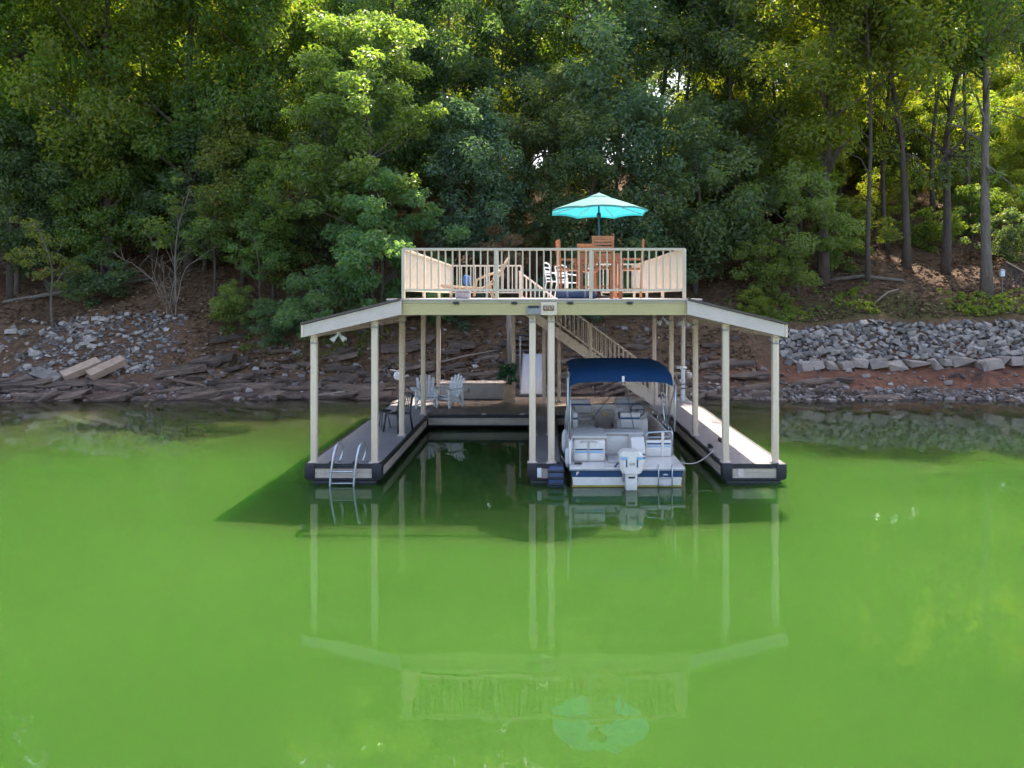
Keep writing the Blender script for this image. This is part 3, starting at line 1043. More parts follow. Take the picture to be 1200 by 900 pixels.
T('hardwood_tree', 'bare1', 776, 46.0, 1.6, .95, 'dark', 'dark trunk showing high above the right rail of the sun deck', group=HW)
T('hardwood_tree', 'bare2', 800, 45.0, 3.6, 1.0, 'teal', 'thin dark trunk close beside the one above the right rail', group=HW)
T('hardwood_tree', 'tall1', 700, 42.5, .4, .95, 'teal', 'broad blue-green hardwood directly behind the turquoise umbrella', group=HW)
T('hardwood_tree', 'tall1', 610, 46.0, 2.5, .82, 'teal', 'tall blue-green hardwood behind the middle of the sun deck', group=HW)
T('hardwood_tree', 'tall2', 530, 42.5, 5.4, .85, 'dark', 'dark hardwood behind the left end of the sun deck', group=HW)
T('hardwood_tree', 'tall4', 310, 38.6, 1.1, .95, 'mid', 'hardwood left of the sunlit pale-green tree', group=HW, sz=1.18)
T('hardwood_tree', 'tall0', 222, 38.8, 4.4, .95, 'gold', 'golden-green hardwood above the bleached dead brush', group=HW, sz=1.18)
T('hardwood_tree', 'tall4', 130, 37.4, 2.0, 1.0, 'gold', 'hardwood with a dark trunk uphill of the grey stone pile', group=HW, sz=1.18)
T('hardwood_tree', 'tall4', 15, 36.8, .9, 1.05, 'gold', 'yellow-green hardwood at the far left end of the bank', group=HW, sz=1.18)
T('hardwood_tree', 'tall4', -75, 37.5, .2, 1.0, 'mid', 'hardwood beyond the far left end of the bank', group=HW)
T('hardwood_tree', 'bare1', 1240, 43, 2.9, 1.0, 'dark', 'hardwood beyond the wooden fence at the right edge', group=HW)
T('hardwood_tree', 'tall2', 865, 42.5, 5.0, .85, 'dark', 'dark leafy hardwood right of the sun deck, with low boughs', group=HW)
T('hardwood_tree', 'tall1', 395, 47.5, 3.1, .85, 'dark', 'hardwood rising behind the sunlit pale-green tree', group=HW, sz=1.05)
T('hardwood_tree', 'tall2', 278, 44.0, 5.3, .9, 'mid', 'wide hardwood filling the gap behind the grey-green small tree', group=HW)
T('hardwood_tree', 'tall0', 170, 45.0, .7, .95, 'gold', 'golden-green hardwood standing behind the one uphill of the stone pile', group=HW)
T('hardwood_tree', 'tall1', 965, 38.0, 1.2, .95, 'gold', 'golden-leaved hardwood right behind the big round yellow-green bush', group=HW)
T('hardwood_tree', 'tall3', 455, 58, 1.2, 1.0, 'gold', 'very tall sunlit hardwood far uphill, over the top of the pale-green tree', group=HW)
T('hardwood_tree', 'tall3', 520, 59, 4.2, 1.0, 'mid', 'very tall hardwood far uphill between pale-green tree and sun deck', group=HW)
T('hardwood_tree', 'bare0', 1245, 50, 4.2, 1.1, 'gold', 'tall leafy hardwood uphill of the wooden fence', group=HW)
T('hardwood_tree', 'tall4', 455, 41.5, 2.4, .9, 'dark', 'dark hardwood straight behind the sunlit pale-green tree', group=HW)
T('hardwood_tree', 'bare2', 1040, 43.5, 2.0, 1.0, 'mid', 'thin trunk leaning left just behind the curved thick trunk', group=HW, tilt=-.06)
T('hardwood_tree', 'bare2', 1132, 45.5, 4.4, 1.0, 'gold', 'thin straight trunk far back between the leaning trunk and the stout one', group=HW, tilt=.03)
T('pale_green_tree', 'lit', 437, 34.4, .5, 1.1, 'light', 'sunlit pale yellow-green tree standing in front of the dark forest', 'tree')
T('understory_tree', 'skirt', 448, 33.6, 1.4, .95, 'jade', 'bluish-green leafy small tree under the sunlit pale-green tree', 'tree')
US = 'small trees under the forest canopy'
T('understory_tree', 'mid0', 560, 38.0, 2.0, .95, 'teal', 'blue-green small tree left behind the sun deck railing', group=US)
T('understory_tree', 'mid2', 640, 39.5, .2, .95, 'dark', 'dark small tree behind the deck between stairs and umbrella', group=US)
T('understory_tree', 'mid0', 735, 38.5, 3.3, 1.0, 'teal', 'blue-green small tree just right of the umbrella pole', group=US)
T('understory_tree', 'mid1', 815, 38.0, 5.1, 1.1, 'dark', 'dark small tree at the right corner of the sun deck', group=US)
T('understory_tree', 'mid2', 690, 37.5, 1.3, .75, 'dark', 'dark small tree low behind the teak bar set', group=US)
T('understory_tree', 'mid1', 70, 40.0, 4.0, 1.0, 'dark', 'dark small tree over the left stone pile', group=US)
T('understory_tree', 'mid0', 180, 40.0, .8, .9, 'mid', 'small tree behind the bleached dead brush', group=US)
T('understory_tree', 'mid2', 285, 37.5, 2.6, .8, 'mid', 'grey-green small tree with arching boughs left of the pale-green tree', group=US)
T('understory_tree', 'mid0', -30, 38.0, 5.9, 1.0, 'dark', 'dark small tree at the far left end of the bank', group=US)
T('understory_tree', 'mid1', 385, 39.0, 1.9, .95, 'dark', 'dark small tree in the hollow behind the sunlit pale-green tree', group=US)
T('understory_tree', 'mid0', 20, 36.6, 3.0, .85, 'dark', 'dark small tree leaning over the left end of the stone pile', group=US)
T('understory_tree', 'mid2', 120, 37.0, 1.0, .85, 'mid', 'green small tree above the left stone pile', group=US)
T('understory_tree', 'mid1', 240, 38.6, 5.0, .9, 'dark', 'dark spreading small tree right of the dead brush', group=US)
T('understory_tree', 'mid0', 320, 36.0, .3, .72, 'mid', 'small green tree between saplings and the sunlit pale-green tree', group=US)
BS = 'leafy bushes on the bank'
T('bush', 'bush1', 1085, 43.5, 2.0, .8, 'gold', 'sunlit yellow-green bush between the curved trunk and the leaning trunk', 'bush', BS)
T('bush', 'bush0', 1140, 45.0, 4.0, .8, 'mid', 'green bush uphill between the leaning trunk and the stout trunk', 'bush', BS)
T('bush', 'bush2', 1035, 46.5, 1.2, .8, 'gold', 'tall yellow-green bush uphill left of the curved trunk', 'bush', BS)
T('bush', 'bush1', 1195, 46.0, 5.2, .9, 'gold', 'yellow-green bush high on the slope above the wooden fence', 'bush', BS)
T('bush', 'bush1', 278, 33.4, 1.0, .7, 'mid', 'scraggly green bush hanging over the bank right of the stone pile', 'bush', BS)
T('bush', 'bush0', 322, 32.6, 3.0, .55, 'dark', 'low dark bush on the bank left of the roof eave', 'bush', BS)
T('bush', 'bush1', 112, 35.4, 2.2, .8, 'dark', 'dark bush along the top edge of the left stone pile', 'bush', BS)
T('bush', 'bush2', 935, 37.0, .5, 1.2, 'light', 'big round yellow-green bush right of the dock roof', 'bush', BS)
T('bush', 'bush0', 900, 36.0, 2.2, .8, 'mid', 'low green bush at the foot of the big round yellow-green bush', 'bush', BS)
T('bush', 'bush1', 880, 34.8, 3.2, .45, 'gold', 'little bright yellow-green bush beside the right roof eave', 'bush', BS)
T('bush', 'bush0', 368, 33.0, 1.2, .85, 'jade', 'dark green bush low against the left roof eave', 'bush', BS)
T('bush', 'bush1', 500, 34.4, 4.2, 1.05, 'jade', 'blue-green bush behind the left corner of the sun deck', 'bush', BS)
T('bush', 'bush1', 670, 35.2, 4.9, .9, 'teal', 'dark green bush under the roof behind the staircase', 'bush', BS)
T('bush', 'bush0', 745, 35.5, .3, .95, 'dark', 'dark bush under the roof right of the staircase', 'bush', BS)
T('bush', 'bush1', 540, 34.9, 2.3, .75, 'teal', 'small green bush under the roof left of the steps', 'bush', BS)
T('bush', 'bush2', 575, 36.5, 2.9, .75, 'rust', 'rust-brown thin bush above the sun deck railing', 'bush', BS)
T('bush', 'bush0', 1000, 42.0, 1.9, .9, 'mid', 'bush between the thin pole-like trunk and the curved trunk', 'bush', BS)
T('bush', 'bush1', 1180, 41.0, 2.4, .9, 'dark', 'dark bush behind the wooden fence at the right edge', 'bush', BS)
T('bush', 'bush0', 975, 39.0, 5.0, .8, 'mid', 'dark bush uphill right of the round yellow-green bush', 'bush', BS)
SP = 'thin saplings on the left bank'
T('sapling', 'sapling', 62, 33.6, .3, .85, 'mid', 'twisted pale sapling standing in the left stone pile', 'sapling', SP, 'bark_pale')
T('sapling', 'sapling', 205, 34.8, 2.0, 1.0, 'mid', 'thin sapling right behind the bleached dead brush', 'sapling', SP, 'bark_pale')
T('sapling', 'sapling', 250, 35.5, 4.0, 1.0, 'light', 'thin sapling with bright leaf tips between dead brush and pale-green tree', 'sapling', SP)
T('sapling', 'sapling', 305, 34.4, 5.2, .8, 'light', 'short sapling with pale leaves near the left roof eave', 'sapling', SP)

WHERE = ((-60, 'beyond the far left end of the bank'), (100, 'uphill of the left half of the stone pile'), (190, 'uphill of the right half of the stone pile'), (270, 'uphill of the bleached dead brush'), (345, 'uphill between dead brush and pale-green tree'), (425, 'uphill behind the left side of the pale-green tree'), (510, 'uphill behind the right side of the pale-green tree'), (580, 'uphill behind the left third of the sun deck'), (650, 'uphill behind the middle of the sun deck'), (735, 'uphill behind the turquoise umbrella'), (830, 'uphill behind the right end of the sun deck'), (920, 'uphill of the low green bush'), (1000, 'uphill of the round yellow-green bush'), (1060, 'uphill of the curved trunk'), (1130, 'uphill of the right-leaning trunk'), (1215, 'uphill of the stout pale-barked hardwood'), (99999, 'beyond the wooden fence at the right'))
TONE = {'gold': 'golden-green', 'mid': 'mid-green', 'dark': 'dark green', 'teal': 'blue-green', 'light': 'pale green'}


def label_for(kind, x, y, lk):
    px_ = 633 + x * 850 / y
    wh = next(t_ for b_, t_ in WHERE if px_ < b_)
    far = 'first rank' if y < 57 else 'second rank' if y < 66 else 'third rank' if y < 75 else 'farther rank' if y < 93 else 'last rank'
    return '%s %s %s, %s' % (TONE[lk], kind, wh, far)


# ---- the forest behind: rows of trees whose crowns run together
FG = 'forest trees uphill'
fr = random.Random(5)
lks = ['mid', 'gold', 'dark', 'mid', 'gold']
for (y0, dx, x0, x1, keys, hs_) in ((52, 4.6, -44, 42, ('tall0', 'tall2', 'tall4'), .44), (60, 5.4, -52, 48, ('tall0', 'tall1', 'tall2'), .52), (70, 6.2, -60, 56, ('tall0', 'tall1', 'tall2'), .66), (78, 4.5, -64, 58, ('mid0', 'mid1', 'mid2'), 1.15), (86, 6.0, -74, 68, ('tall0', 'tall1'), 1.1), (100, 6.0, -84, 78, ('tall0', 'tall1'), 1.15)):
    x = x0
    while x < x1:
        xx = x + fr.uniform(-1.4, 1.4); yy = y0 + fr.uniform(-3, 3)
        f_ = .85 if (xx > .2 * yy and yy < 66) else 1.0
        pxx = 633 + xx * 850 / yy
        if (f_ < 1 and fr.random() < .55) or (740 < pxx < 930 and fr.random() < (.6 if yy < 75 else .45)):
            x += dx
            continue
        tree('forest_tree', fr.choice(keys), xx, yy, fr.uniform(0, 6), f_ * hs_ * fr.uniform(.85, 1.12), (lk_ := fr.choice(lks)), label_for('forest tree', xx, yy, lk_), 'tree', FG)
        x += dx
TG = 'slim trunks between the bank and the forest'
for (px_, y_, k_, lk_) in ((585, 48, 'bare2', 'mid'), (655, 50, 'bare1', 'gold'), (722, 47.5, 'bare2', 'mid'), (748, 52, 'bare2', 'gold'), (838, 53, 'bare2', 'gold'), (862, 47, 'bare2', 'mid'), (888, 56, 'bare1', 'gold'), (955, 54, 'bare2', 'gold'), (985, 50, 'bare2', 'gold'), (480, 50, 'bare2', 'mid'), (300, 49, 'bare2', 'gold'), (150, 47, 'bare2', 'gold')):
    tree('slim_tree', k_, gx(px_, y_), y_, fr.uniform(0, 6), fr.uniform(.8, 1.0), lk_, label_for('slim-trunked tree', gx(px_, y_), y_, lk_), 'tree', TG)
UG = 'undergrowth trees uphill'
for k in range(64):
    yy = fr.uniform(44, 68); xx = fr.uniform(-.78, .72) * yy
    if k % 2:
        xx = fr.uniform(.2, .72) * yy
    if xx > .38 * yy and yy < 49:
        yy += 13; xx *= yy / (yy - 13)
    tree('undergrowth_tree', fr.choice(('mid0', 'mid1', 'mid2')), xx, yy, fr.uniform(0, 6), fr.uniform(.6, 1.0), (lk_ := fr.choice(('gold', 'mid', 'gold', 'gold'))), label_for('low tree', xx, yy, lk_), 'tree', UG)

# ------------------------------------------------------------------ dead brush, logs
def brush(seed, H, n, spread, tr=.03):
    r = random.Random(seed)
    mb = MB()
    def grow(p, d, ln, rad, lev):
        pts = [p]; q = Vector(p); dd = Vector(d)
        for i in range(4):
            dd = (dd + Vector((r.uniform(-.35, .35), r.uniform(-.35, .35), r.uniform(-.2, .22)))).normalized()
            q = q + dd * ln / 4
            pts.append(Vector(q))
        mb.tube(pts, [rad, rad * .85, rad * .7, rad * .5, rad * .3], 5, False)
        if lev > 0:
            for k in range(3):
                b0 = pts[r.randint(1, 4)]
                nd = (dd + Vector((r.uniform(-1, 1), r.uniform(-1, 1), r.uniform(-.5, .6))) * spread).normalized()
                grow(b0, nd, ln * r.uniform(.45, .75), rad * .55, lev - 1)
    for k in range(n):
        grow(Vector((r.uniform(-.3, .3), r.uniform(-.3, .3), -.2)), Vector((r.uniform(-.45, .45), r.uniform(-.3, .3), 1)).normalized(), H * r.uniform(.6, 1), tr, 3)
    return mb


db = thing('dead_brush', 'bleached leafless brush standing above the left bank', 'dead shrub')
P('branches', brush(4, 3.2, 4, .9), M['deadwood'], db)
db.location = (gx(203, 34.2), 34.2, gz(gx(203, 34.2), 34.2))
db2 = thing('dead_brush', 'low dark twiggy shrub on the red clay below the stone revetment', 'dead shrub')
P('branches', brush(9, .85, 12, 1.2, .012), M['darkwood'], db2)
x_, y_ = gx(1146, 30.3), 30.3
db2.location = (x_, y_, gz(x_, y_))
LG = 'fallen logs on the slope'
for px, y, ang, ln, r_, lab in ((95, 36.5, .35, 6.5, .11, 'long fallen trunk lying uphill of the left stone pile'), (1010, 37.6, -.25, 4.0, .12, 'fallen log behind the thin straight pole-like trunk'), (1040, 35.6, .45, 1.6, .06, 'short pale stick lying above the stone revetment'), (545, 33.2, .4, 3.2, .05, 'pale fallen branch on the dark bank under the roof'), (415, 29.6, .35, 3.4, .06, 'long pale driftwood pole at the water behind the left walkway')):
    xa, xb = gx(px, y) - ln / 2 * math.cos(ang), gx(px, y) + ln / 2 * math.cos(ang)
    ya, yb = y - ln / 2 * math.sin(ang), y + ln / 2 * math.sin(ang)
    pa = Vector((xa, ya, gz(xa, ya) + r_)); pb_ = Vector((xb, yb, gz(xb, yb) + r_))
    md = (pa + pb_) / 2; md.z = max(md.z, gz(md.x, md.y) + r_ * .8) + .05
    tag(P('fallen_log', MB().tube([pa, md, pb_], [r_, r_ * .9, r_ * .55], 8), M['deadwood' if r_ < .1 else 'bark_pale']), lab, 'log', LG)

# ------------------------------------------------------------------ stones
def hull(seed, sx, sy, sz, n=16, boxy=0):
    r = random.Random(seed)
    bm = bmesh.new()
    for i in range(n):
        if boxy:
            p_ = Vector([(1 if r.random() < .5 else -1) * (1 - boxy * r.random()) for _ in range(3)])
        else:
            p_ = Vector([r.gauss(0, 1) for _ in range(3)]).normalized() * r.uniform(.8, 1.05)
        bm.verts.new((p_.x * sx, p_.y * sy, p_.z * sz))
    res = bmesh.ops.convex_hull(bm, input=bm.verts)
    bmesh.ops.delete(bm, geom=[g for g in res['geom_interior'] if isinstance(g, bmesh.types.BMVert)], context='VERTS')
    return bm


def hull_mesh(name, m, *a, **k):
    bm = hull(*a, **k)
    me = bpy.data.meshes.new(name); bm.to_mesh(me); bm.free()
    me.materials.append(m)
    return me


rocks = [hull_mesh('stone', M['stone'], 200 + i, .5, .42, .34, n=15) for i in range(7)] + [hull_mesh('stone', M['stone'], 220 + i, .5, .4, .3, n=18, boxy=.35) for i in range(5)]
rv = thing('stone_revetment', 'grey stone revetment on the right bank above a row of tan blocks', 'stone wall')
rr_ = random.Random(8)
rv_list = []
nrow = 9
for j in range(nrow):
    tt = 3.25 + (j + .5) * (4.85 - 3.25) / nrow
    x = 10.9 + (j % 2) * .2 + max(0, (j - 4)) * -.06
    while x < 23.6:
        s_ = rr_.uniform(.28, .50)
        xx = x + rr_.uniform(-.06, .06); yy = float(shore(xx)) + tt + rr_.uniform(-.08, .08)
        o = ob('stone', rr_.choice(rocks), rv, (xx, yy, gz(xx, yy) + rr_.uniform(.02, .12)))
        o.scale = (s_ * rr_.uniform(.85, 1.35), s_ * rr_.uniform(.8, 1.1), s_ * rr_.uniform(.75, 1.05))
        o.rotation_euler = (rr_.uniform(-.5, .9), rr_.uniform(-.4, .4), rr_.uniform(0, 6))
        x += s_ * .90 + rr_.uniform(0, .04)
blocks = [hull_mesh('base_block', M['block'], 240 + i, .5, .36, .29, n=20, boxy=.42) for i in range(6)]
x = 11.3
while x < 23.8:
    s_ = rr_.choice((.4, .5, .65, .8, .95)) * rr_.uniform(.9, 1.1)
    yy = float(shore(x)) + 2.95 + rr_.uniform(-.12, .1)
    o = ob('base_block', rr_.choice(blocks), rv, (x + s_ / 2, yy, gz(x, yy) + .12 + rr_.uniform(-.04, .04)))
    o.scale = (s_ * 1.06, 1.0, rr_.uniform(.55, .9)); o.rotation_euler = (rr_.uniform(-.1, .1), rr_.uniform(-.16, .16), rr_.uniform(-.12, .12))
    x += s_
rebase(rv, (16, 31.5, 1.0))

sp_ = thing('stone_pile', 'pile of grey rubble stones on the left bank', 'stone pile')
cnt = 0
while cnt < 250:
    tt = rr_.uniform(2.5, 5.6)
    xx = rr_.uniform(-24.5, -16.8)
    if xx < -21.5 and rr_.random() < .55 or (xx > -17.2 and rr_.random() < .6):
        continue
    s_ = rr_.choice((.16, .21, .25, .29, .38)) * rr_.uniform(.85, 1.2)
    yy = float(shore(xx)) + tt
    o = ob('stone', rr_.choice(rocks), sp_, (xx, yy, gz(xx, yy) + s_ * .15))
    o.scale = (s_ * 1.15, s_, s_ * .9); o.rotation_euler = (rr_.uniform(-.5, .9), rr_.uniform(-.4, .4), rr_.uniform(0, 6))
    cnt += 1
rebase(sp_, (-20, 32, 1.5))
SG = 'loose sandstone slabs at the left shore'
for x, y, z, rz, mk, lab in ((-19.35, 30.6, 1.02, .85, 'slab', 'orange-tan flat sandstone slab, the wider of the leaning pair'), (-18.35, 30.7, 1.06, .95, 'slab', 'paler tan flat sandstone slab lying right of the orange-tan one'), (-20.6, 30.3, .72, -.4, 'stone', 'grey slab tilted on the shore left of the sandstone pair')):
    me_ = hull_mesh('stone_slab', M[mk], int(abs(x) * 10), .74, .27, .15, n=30, boxy=.10)
    o = tag(ob('stone_slab', me_, None, (x, y, z)), lab, 'stone slab', SG)
    o.rotation_euler = (Matrix.Rotation(.52, 3, 'X') @ Matrix.Rotation(rz, 3, 'Z')).to_euler()

# layered dark shore rock: pieces of the bank
lms = [hull_mesh('rock_ledge', M['ledge'], 260 + i, 1.0, .5, .14, n=34, boxy=.75) for i in range(7)] + [hull_mesh('rock_ledge', M['ledge'], 280 + i, 1.0, .5, .22, n=18) for i in range(3)]
kk = 0
while kk < 285:
    xx = rr_.uniform(-26, 14)
    tt = rr_.betavariate(1.25, 1.6) * 4.6 - .2
    if xx > 9.5 and (tt > 2.2 or rr_.random() < .7):
        continue
    if xx < -15.8 and tt > 2.0:
        continue
    yy = float(shore(xx)) + tt
    if abs(xx + .3) < .75 and yy > 30.5:
        continue
    s_ = rr_.choice((.28, .36, .45, .6, .85)) * rr_.uniform(.85, 1.2)
    o = ob('rock_ledge', rr_.choice(lms), hill, (xx, yy, gz(xx, yy) + rr_.uniform(-.02, .08)))
    o.scale = (s_ * rr_.uniform(.8, 1.4), s_ * rr_.uniform(.6, 1.0), rr_.uniform(.5, 1.2))
    o.rotation_euler = (rr_.uniform(-.1, .35), rr_.gauss(-.10, .12), rr_.gauss(.0, .22))
    kk += 1

# shore pebbles: past counting
bmv, bmf = [], []
pr = np.random.RandomState(4)
base = hull(300, 1, .85, .6, n=9)
bv = np.array([v.co[:] for v in base.verts]); base.verts.index_update()
bf = [[v.index for v in f.verts] for f in base.faces]
base.free()
for k in range(4000):
    x = pr.uniform(5, 25) if k < 1900 else pr.uniform(-26, 8)
    tt = (pr.uniform(-.3, 1.15) if pr.rand() < .88 else pr.uniform(1.1, 2.9)) if k < 1900 else pr.uniform(-.1, 5.0)
    y = float(shore(x)) + tt
    s_ = pr.uniform(.03, .12) if pr.rand() < .9 else pr.uniform(.12, .22)
    a = pr.uniform(0, 6.3); ca, sa = math.cos(a), math.sin(a)
    vv = bv * s_ * (1 + .4 * pr.rand(3))
    vv = np.stack([vv[:, 0] * ca - vv[:, 1] * sa, vv[:, 0] * sa + vv[:, 1] * ca, vv[:, 2]], 1) + np.array([x, y, gz(x, y) + s_ * .2])
    o_ = len(bmv) and sum(1 for _ in ()) or 0
    bmv.append(vv); bmf.append(k * len(bv))
me = bpy.data.meshes.new('shore_pebbles')
tri = np.array([f[:3] for f in bf])
np_mesh(me, np.concatenate(bmv), np.concatenate([tri + o_ for o_ in bmf]), False)
pm_, nt, p = new_mat('pebble')
L = nt.links.new
g = nt.nodes.new('ShaderNodeNewGeometry')
L(ramp(g.outputs['Random Per Island'], (0, (.07, .052, .046)), (.6, (.16, .125, .115)), (.9, (.26, .22, .20)), (1, (.40, .35, .31))), p.inputs['Base Color'])
p.inputs['Roughness'].default_value = .85
me.materials.append(pm_)
o = stuff(ob('shore_pebbles', me)); o['label'] = 'loose pebbles and rubble strewn along the shore'

def rubble(name, n, xr, tr_, smin, smax, m, label, seed):
    q_ = np.random.RandomState(seed)
    vs_ = []
    for k in range(n):
        x = q_.uniform(*xr); y = float(shore(x)) + q_.uniform(*tr_)
        s_ = smin + (smax - smin) * q_.rand() ** 2
        a = q_.uniform(0, 6.3); ca, sa = math.cos(a), math.sin(a)
        vv = bv * s_ * (.8 + .5 * q_.rand(3))
        vs_.append(np.stack([vv[:, 0] * ca - vv[:, 1] * sa, vv[:, 0] * sa + vv[:, 1] * ca, vv[:, 2]], 1) + np.array([x, y, gz(x, y) + s_ * .3]))
    me_ = np_mesh(bpy.data.meshes.new(name), np.concatenate(vs_), np.concatenate([tri + k * len(bv) for k in range(n)]), False)
    me_.materials.append(m)
    o_ = stuff(ob(name, me_)); o_['label'] = label


chm, nt, p = new_mat('stone_chip')
L = nt.links.new
g = nt.nodes.new('ShaderNodeNewGeometry')
L(ramp(g.outputs['Random Per Island'], (0, (.08, .073, .073)), (.6, (.16, .15, .147)), (1, (.27, .25, .24))), p.inputs['Base Color'])
p.inputs['Roughness'].default_value = .85
rubble('stone_chips', 1700, (10.8, 24), (3.2, 4.95), .06, .17, chm, 'small grey stones filling the gaps of the right revetment', 51)
rubble('stone_chips', 1300, (-22.6, -16.4), (2.4, 5.5), .04, .13, chm, 'small grey rubble between the stones of the left pile', 52)

# leaf litter and low growth
R = np.random.RandomState(21)
N = 26000
yy = 31.5 + 22 * R.rand(N) ** 1.5; xx = R.uniform(-.80, .72, N) * yy
zz = ground(xx, yy) + .03
keep = ~((xx > 9.5) & (yy - shore(xx) < 5.3)) & ~((xx < -16) & (yy - shore(xx) < 5.2))
ctr = np.stack([xx, yy, zz], 1)[keep]
v, q = leaves(ctr, np.full(len(ctr), .10), 3, .17, 33, up=2.2, flat=.3)
me = np_mesh(bpy.data.meshes.new('leaf_litter'), v, q, False)
lm, nt, p = new_mat('dry_leaf')
L = nt.links.new
g = nt.nodes.new('ShaderNodeNewGeometry')
L(ramp(g.outputs['Random Per Island'], (0, (.06, .035, .020)), (.5, (.145, .082, .045)), (.85, (.23, .135, .072)), (1, (.31, .21, .115))), p.inputs['Base Color'])
p.inputs['Roughness'].default_value = .8
me.materials.append(lm)
o = stuff(ob('leaf_litter', me)); o['label'] = 'brown fallen leaves covering the forest floor'

# grass and weeds along the top of the revetment
N = 900
xx = R.uniform(8.5, 24, N); tt = 5.3 + R.rand(N) ** 1.3 * 2.6
yy = shore(xx) + tt
k2 = 260
x2 = R.uniform(-17, -7, k2); y2 = shore(x2) + R.uniform(3.3, 6.5, k2)
xx = np.concatenate([xx, x2]); yy = np.concatenate([yy, y2])
mask = (np.sin(xx * 1.3) + np.sin(xx * .57 + 1) + R.normal(size=len(xx)) * .5) > .55
ctr = np.stack([xx, yy, ground(xx, yy) + .12], 1)[mask]
v, q = leaves(ctr, np.full(len(ctr), .2), 14, .15, 35, up=.3, flat=.8, droop=-.9)
me = np_mesh(bpy.data.meshes.new('ground_weeds'), v, q, False)
me.materials.append(LEAF['gold'])
o = stuff(ob('ground_weeds', me)); o['label'] = 'yellow-green weeds growing along the top of the bank'

# potted plant
pt = thing('potted_plant', 'bushy dark green plant growing from the tan planter box', 'plant')
r5 = random.Random(3)
cl = [(r5.uniform(-.28, .34), r5.uniform(-.15, .15), r5.uniform(.1, .66)) for _ in range(16)]
cr = ob('crown', leaf_mesh('crown', cl, [.14] * 16, 60, .085, 77, M['plant'], flat=.9), pt)
stuff(cr)
mb = MB()
for c_ in cl[:8]:
    mb.tube([(0, 0, -.1), (c_[0] * .5, c_[1] * .5, c_[2] * .6), c_], [.012, .009, .004], 5)
P('stem', mb, M['bark'], pt)
pt.location = (-1.12, 25.05, ZD + .62)

# ------------------------------------------------------------------ sun-deck furniture
UD = 4.024
um = thing('patio_umbrella', 'open turquoise patio umbrella over the teak bar set', 'umbrella')
nb = 8
Rr, zr, za = 1.19, 2.07, 2.47
vs, fs = [(0, 0, za)], []
rings = 5
def octo(a):
    return math.cos(PI / 8) / math.cos((a % (PI / 4)) - PI / 8)


for j in range(1, rings + 1):
    f = j / rings
    for k in range(nb * 4):
        a = 2 * PI * k / (nb * 4)
        rad = Rr * f * octo(a)
        z = za - (za - zr) * (f ** 1.12) - .035 * f * (1 - octo(a)) / .076 * -1
        vs.append((rad * math.cos(a + PI / 8), rad * math.sin(a + PI / 8), z))
n4 = nb * 4
for k in range(n4):
    fs.append((0, 1 + k, 1 + (k + 1) % n4))
for j in range(rings - 1):
    for k in range(n4):
        a0 = 1 + j * n4 + k; a1 = 1 + j * n4 + (k + 1) % n4
        fs.append((a0, a0 + n4, a1 + n4, a1))
# short hanging edge
o0 = len(vs)
for k in range(n4):
    x, y, z = vs[1 + (rings - 1) * n4 + k]
    vs.append((x * 1.01, y * 1.01, z - .045))
for k in range(n4):
    a0 = 1 + (rings - 1) * n4 + k; a1 = 1 + (rings - 1) * n4 + (k + 1) % n4
    fs.append((a0, o0 + k, o0 + (k + 1) % n4, a1))
can = P('canopy', MB().add(vs, fs), M['canopy'], um)
vt = []
for k in range(16):
    a = 2 * PI * k / 16
    vt.append((.27 * math.cos(a), .27 * math.sin(a), za - .06))
P('vent_cap', MB().add(vt + [(0, 0, za + .055)], [(k, (k + 1) % 16, 16) for k in range(16)]), M['canopy'], can)
for k in range(nb):
    a = 2 * PI * k / nb + PI / 8
    P('rib', MB().tube([(.03, 0, za - .04), (Rr * .55 * math.cos(a), Rr * .55 * math.sin(a), za - .285), (Rr * .97 * math.cos(a), Rr * .97 * math.sin(a), zr - .0)], .009, 5), M['grey_metal'], um)
P('pole', MB().tube([(0, 0, .02), (0, 0, za + .06)], .022, 10), M['navy_soft'], um)
P('hub', MB().lathe([(.045, -.06), (.055, 0), (.045, .06)], 10, (0, 0, 1.98)), M['black'], um)
P('base', MB().lathe([(.26, .005), (.26, .05), (.1, .08), (.04, .2)], 18), M['black'], um)
um.location = (1.40, 17.3, UD)

bt = thing('bar_table', 'square teak bar table with the umbrella pole through it', 'table')
for k in range(9):
    y = -.44 + k * .11
    if k != 4:
        P('top_slat', MB().box(-.5, .5, y - .048, y + .048, 1.02, 1.05), M['teak'], bt)
    else:
        P('top_slat', MB().box(-.5, -.04, y - .048, y + .048, 1.02, 1.05), M['teak'], bt)
        P('top_slat', MB().box(.04, .5, y - .048, y + .048, 1.02, 1.05), M['teak'], bt)
P('apron', MB().box(-.47, .47, -.47, -.43, .90, 1.016), M['teak'], bt)
P('apron', MB().box(-.47, .47, .43, .47, .90, 1.016), M['teak'], bt)
P('apron', MB().box(-.47, -.43, -.425, .425, .90, 1.016), M['teak'], bt)
P('apron', MB().box(.43, .47, -.425, .425, .90, 1.016), M['teak'], bt)
for sx in (-1, 1):
    for sy in (-1, 1):
        P('leg', MB().box(sx * .45 - .035, sx * .45 + .035, sy * .45 - .035, sy * .45 + .035, 0, .898), M['teak'], bt)
    P('stretcher', MB().box(sx * .45 - .02, sx * .45 + .02, -.41, .41, .25, .31), M['teak'], bt)
bt.location = (1.40, 17.3, UD)


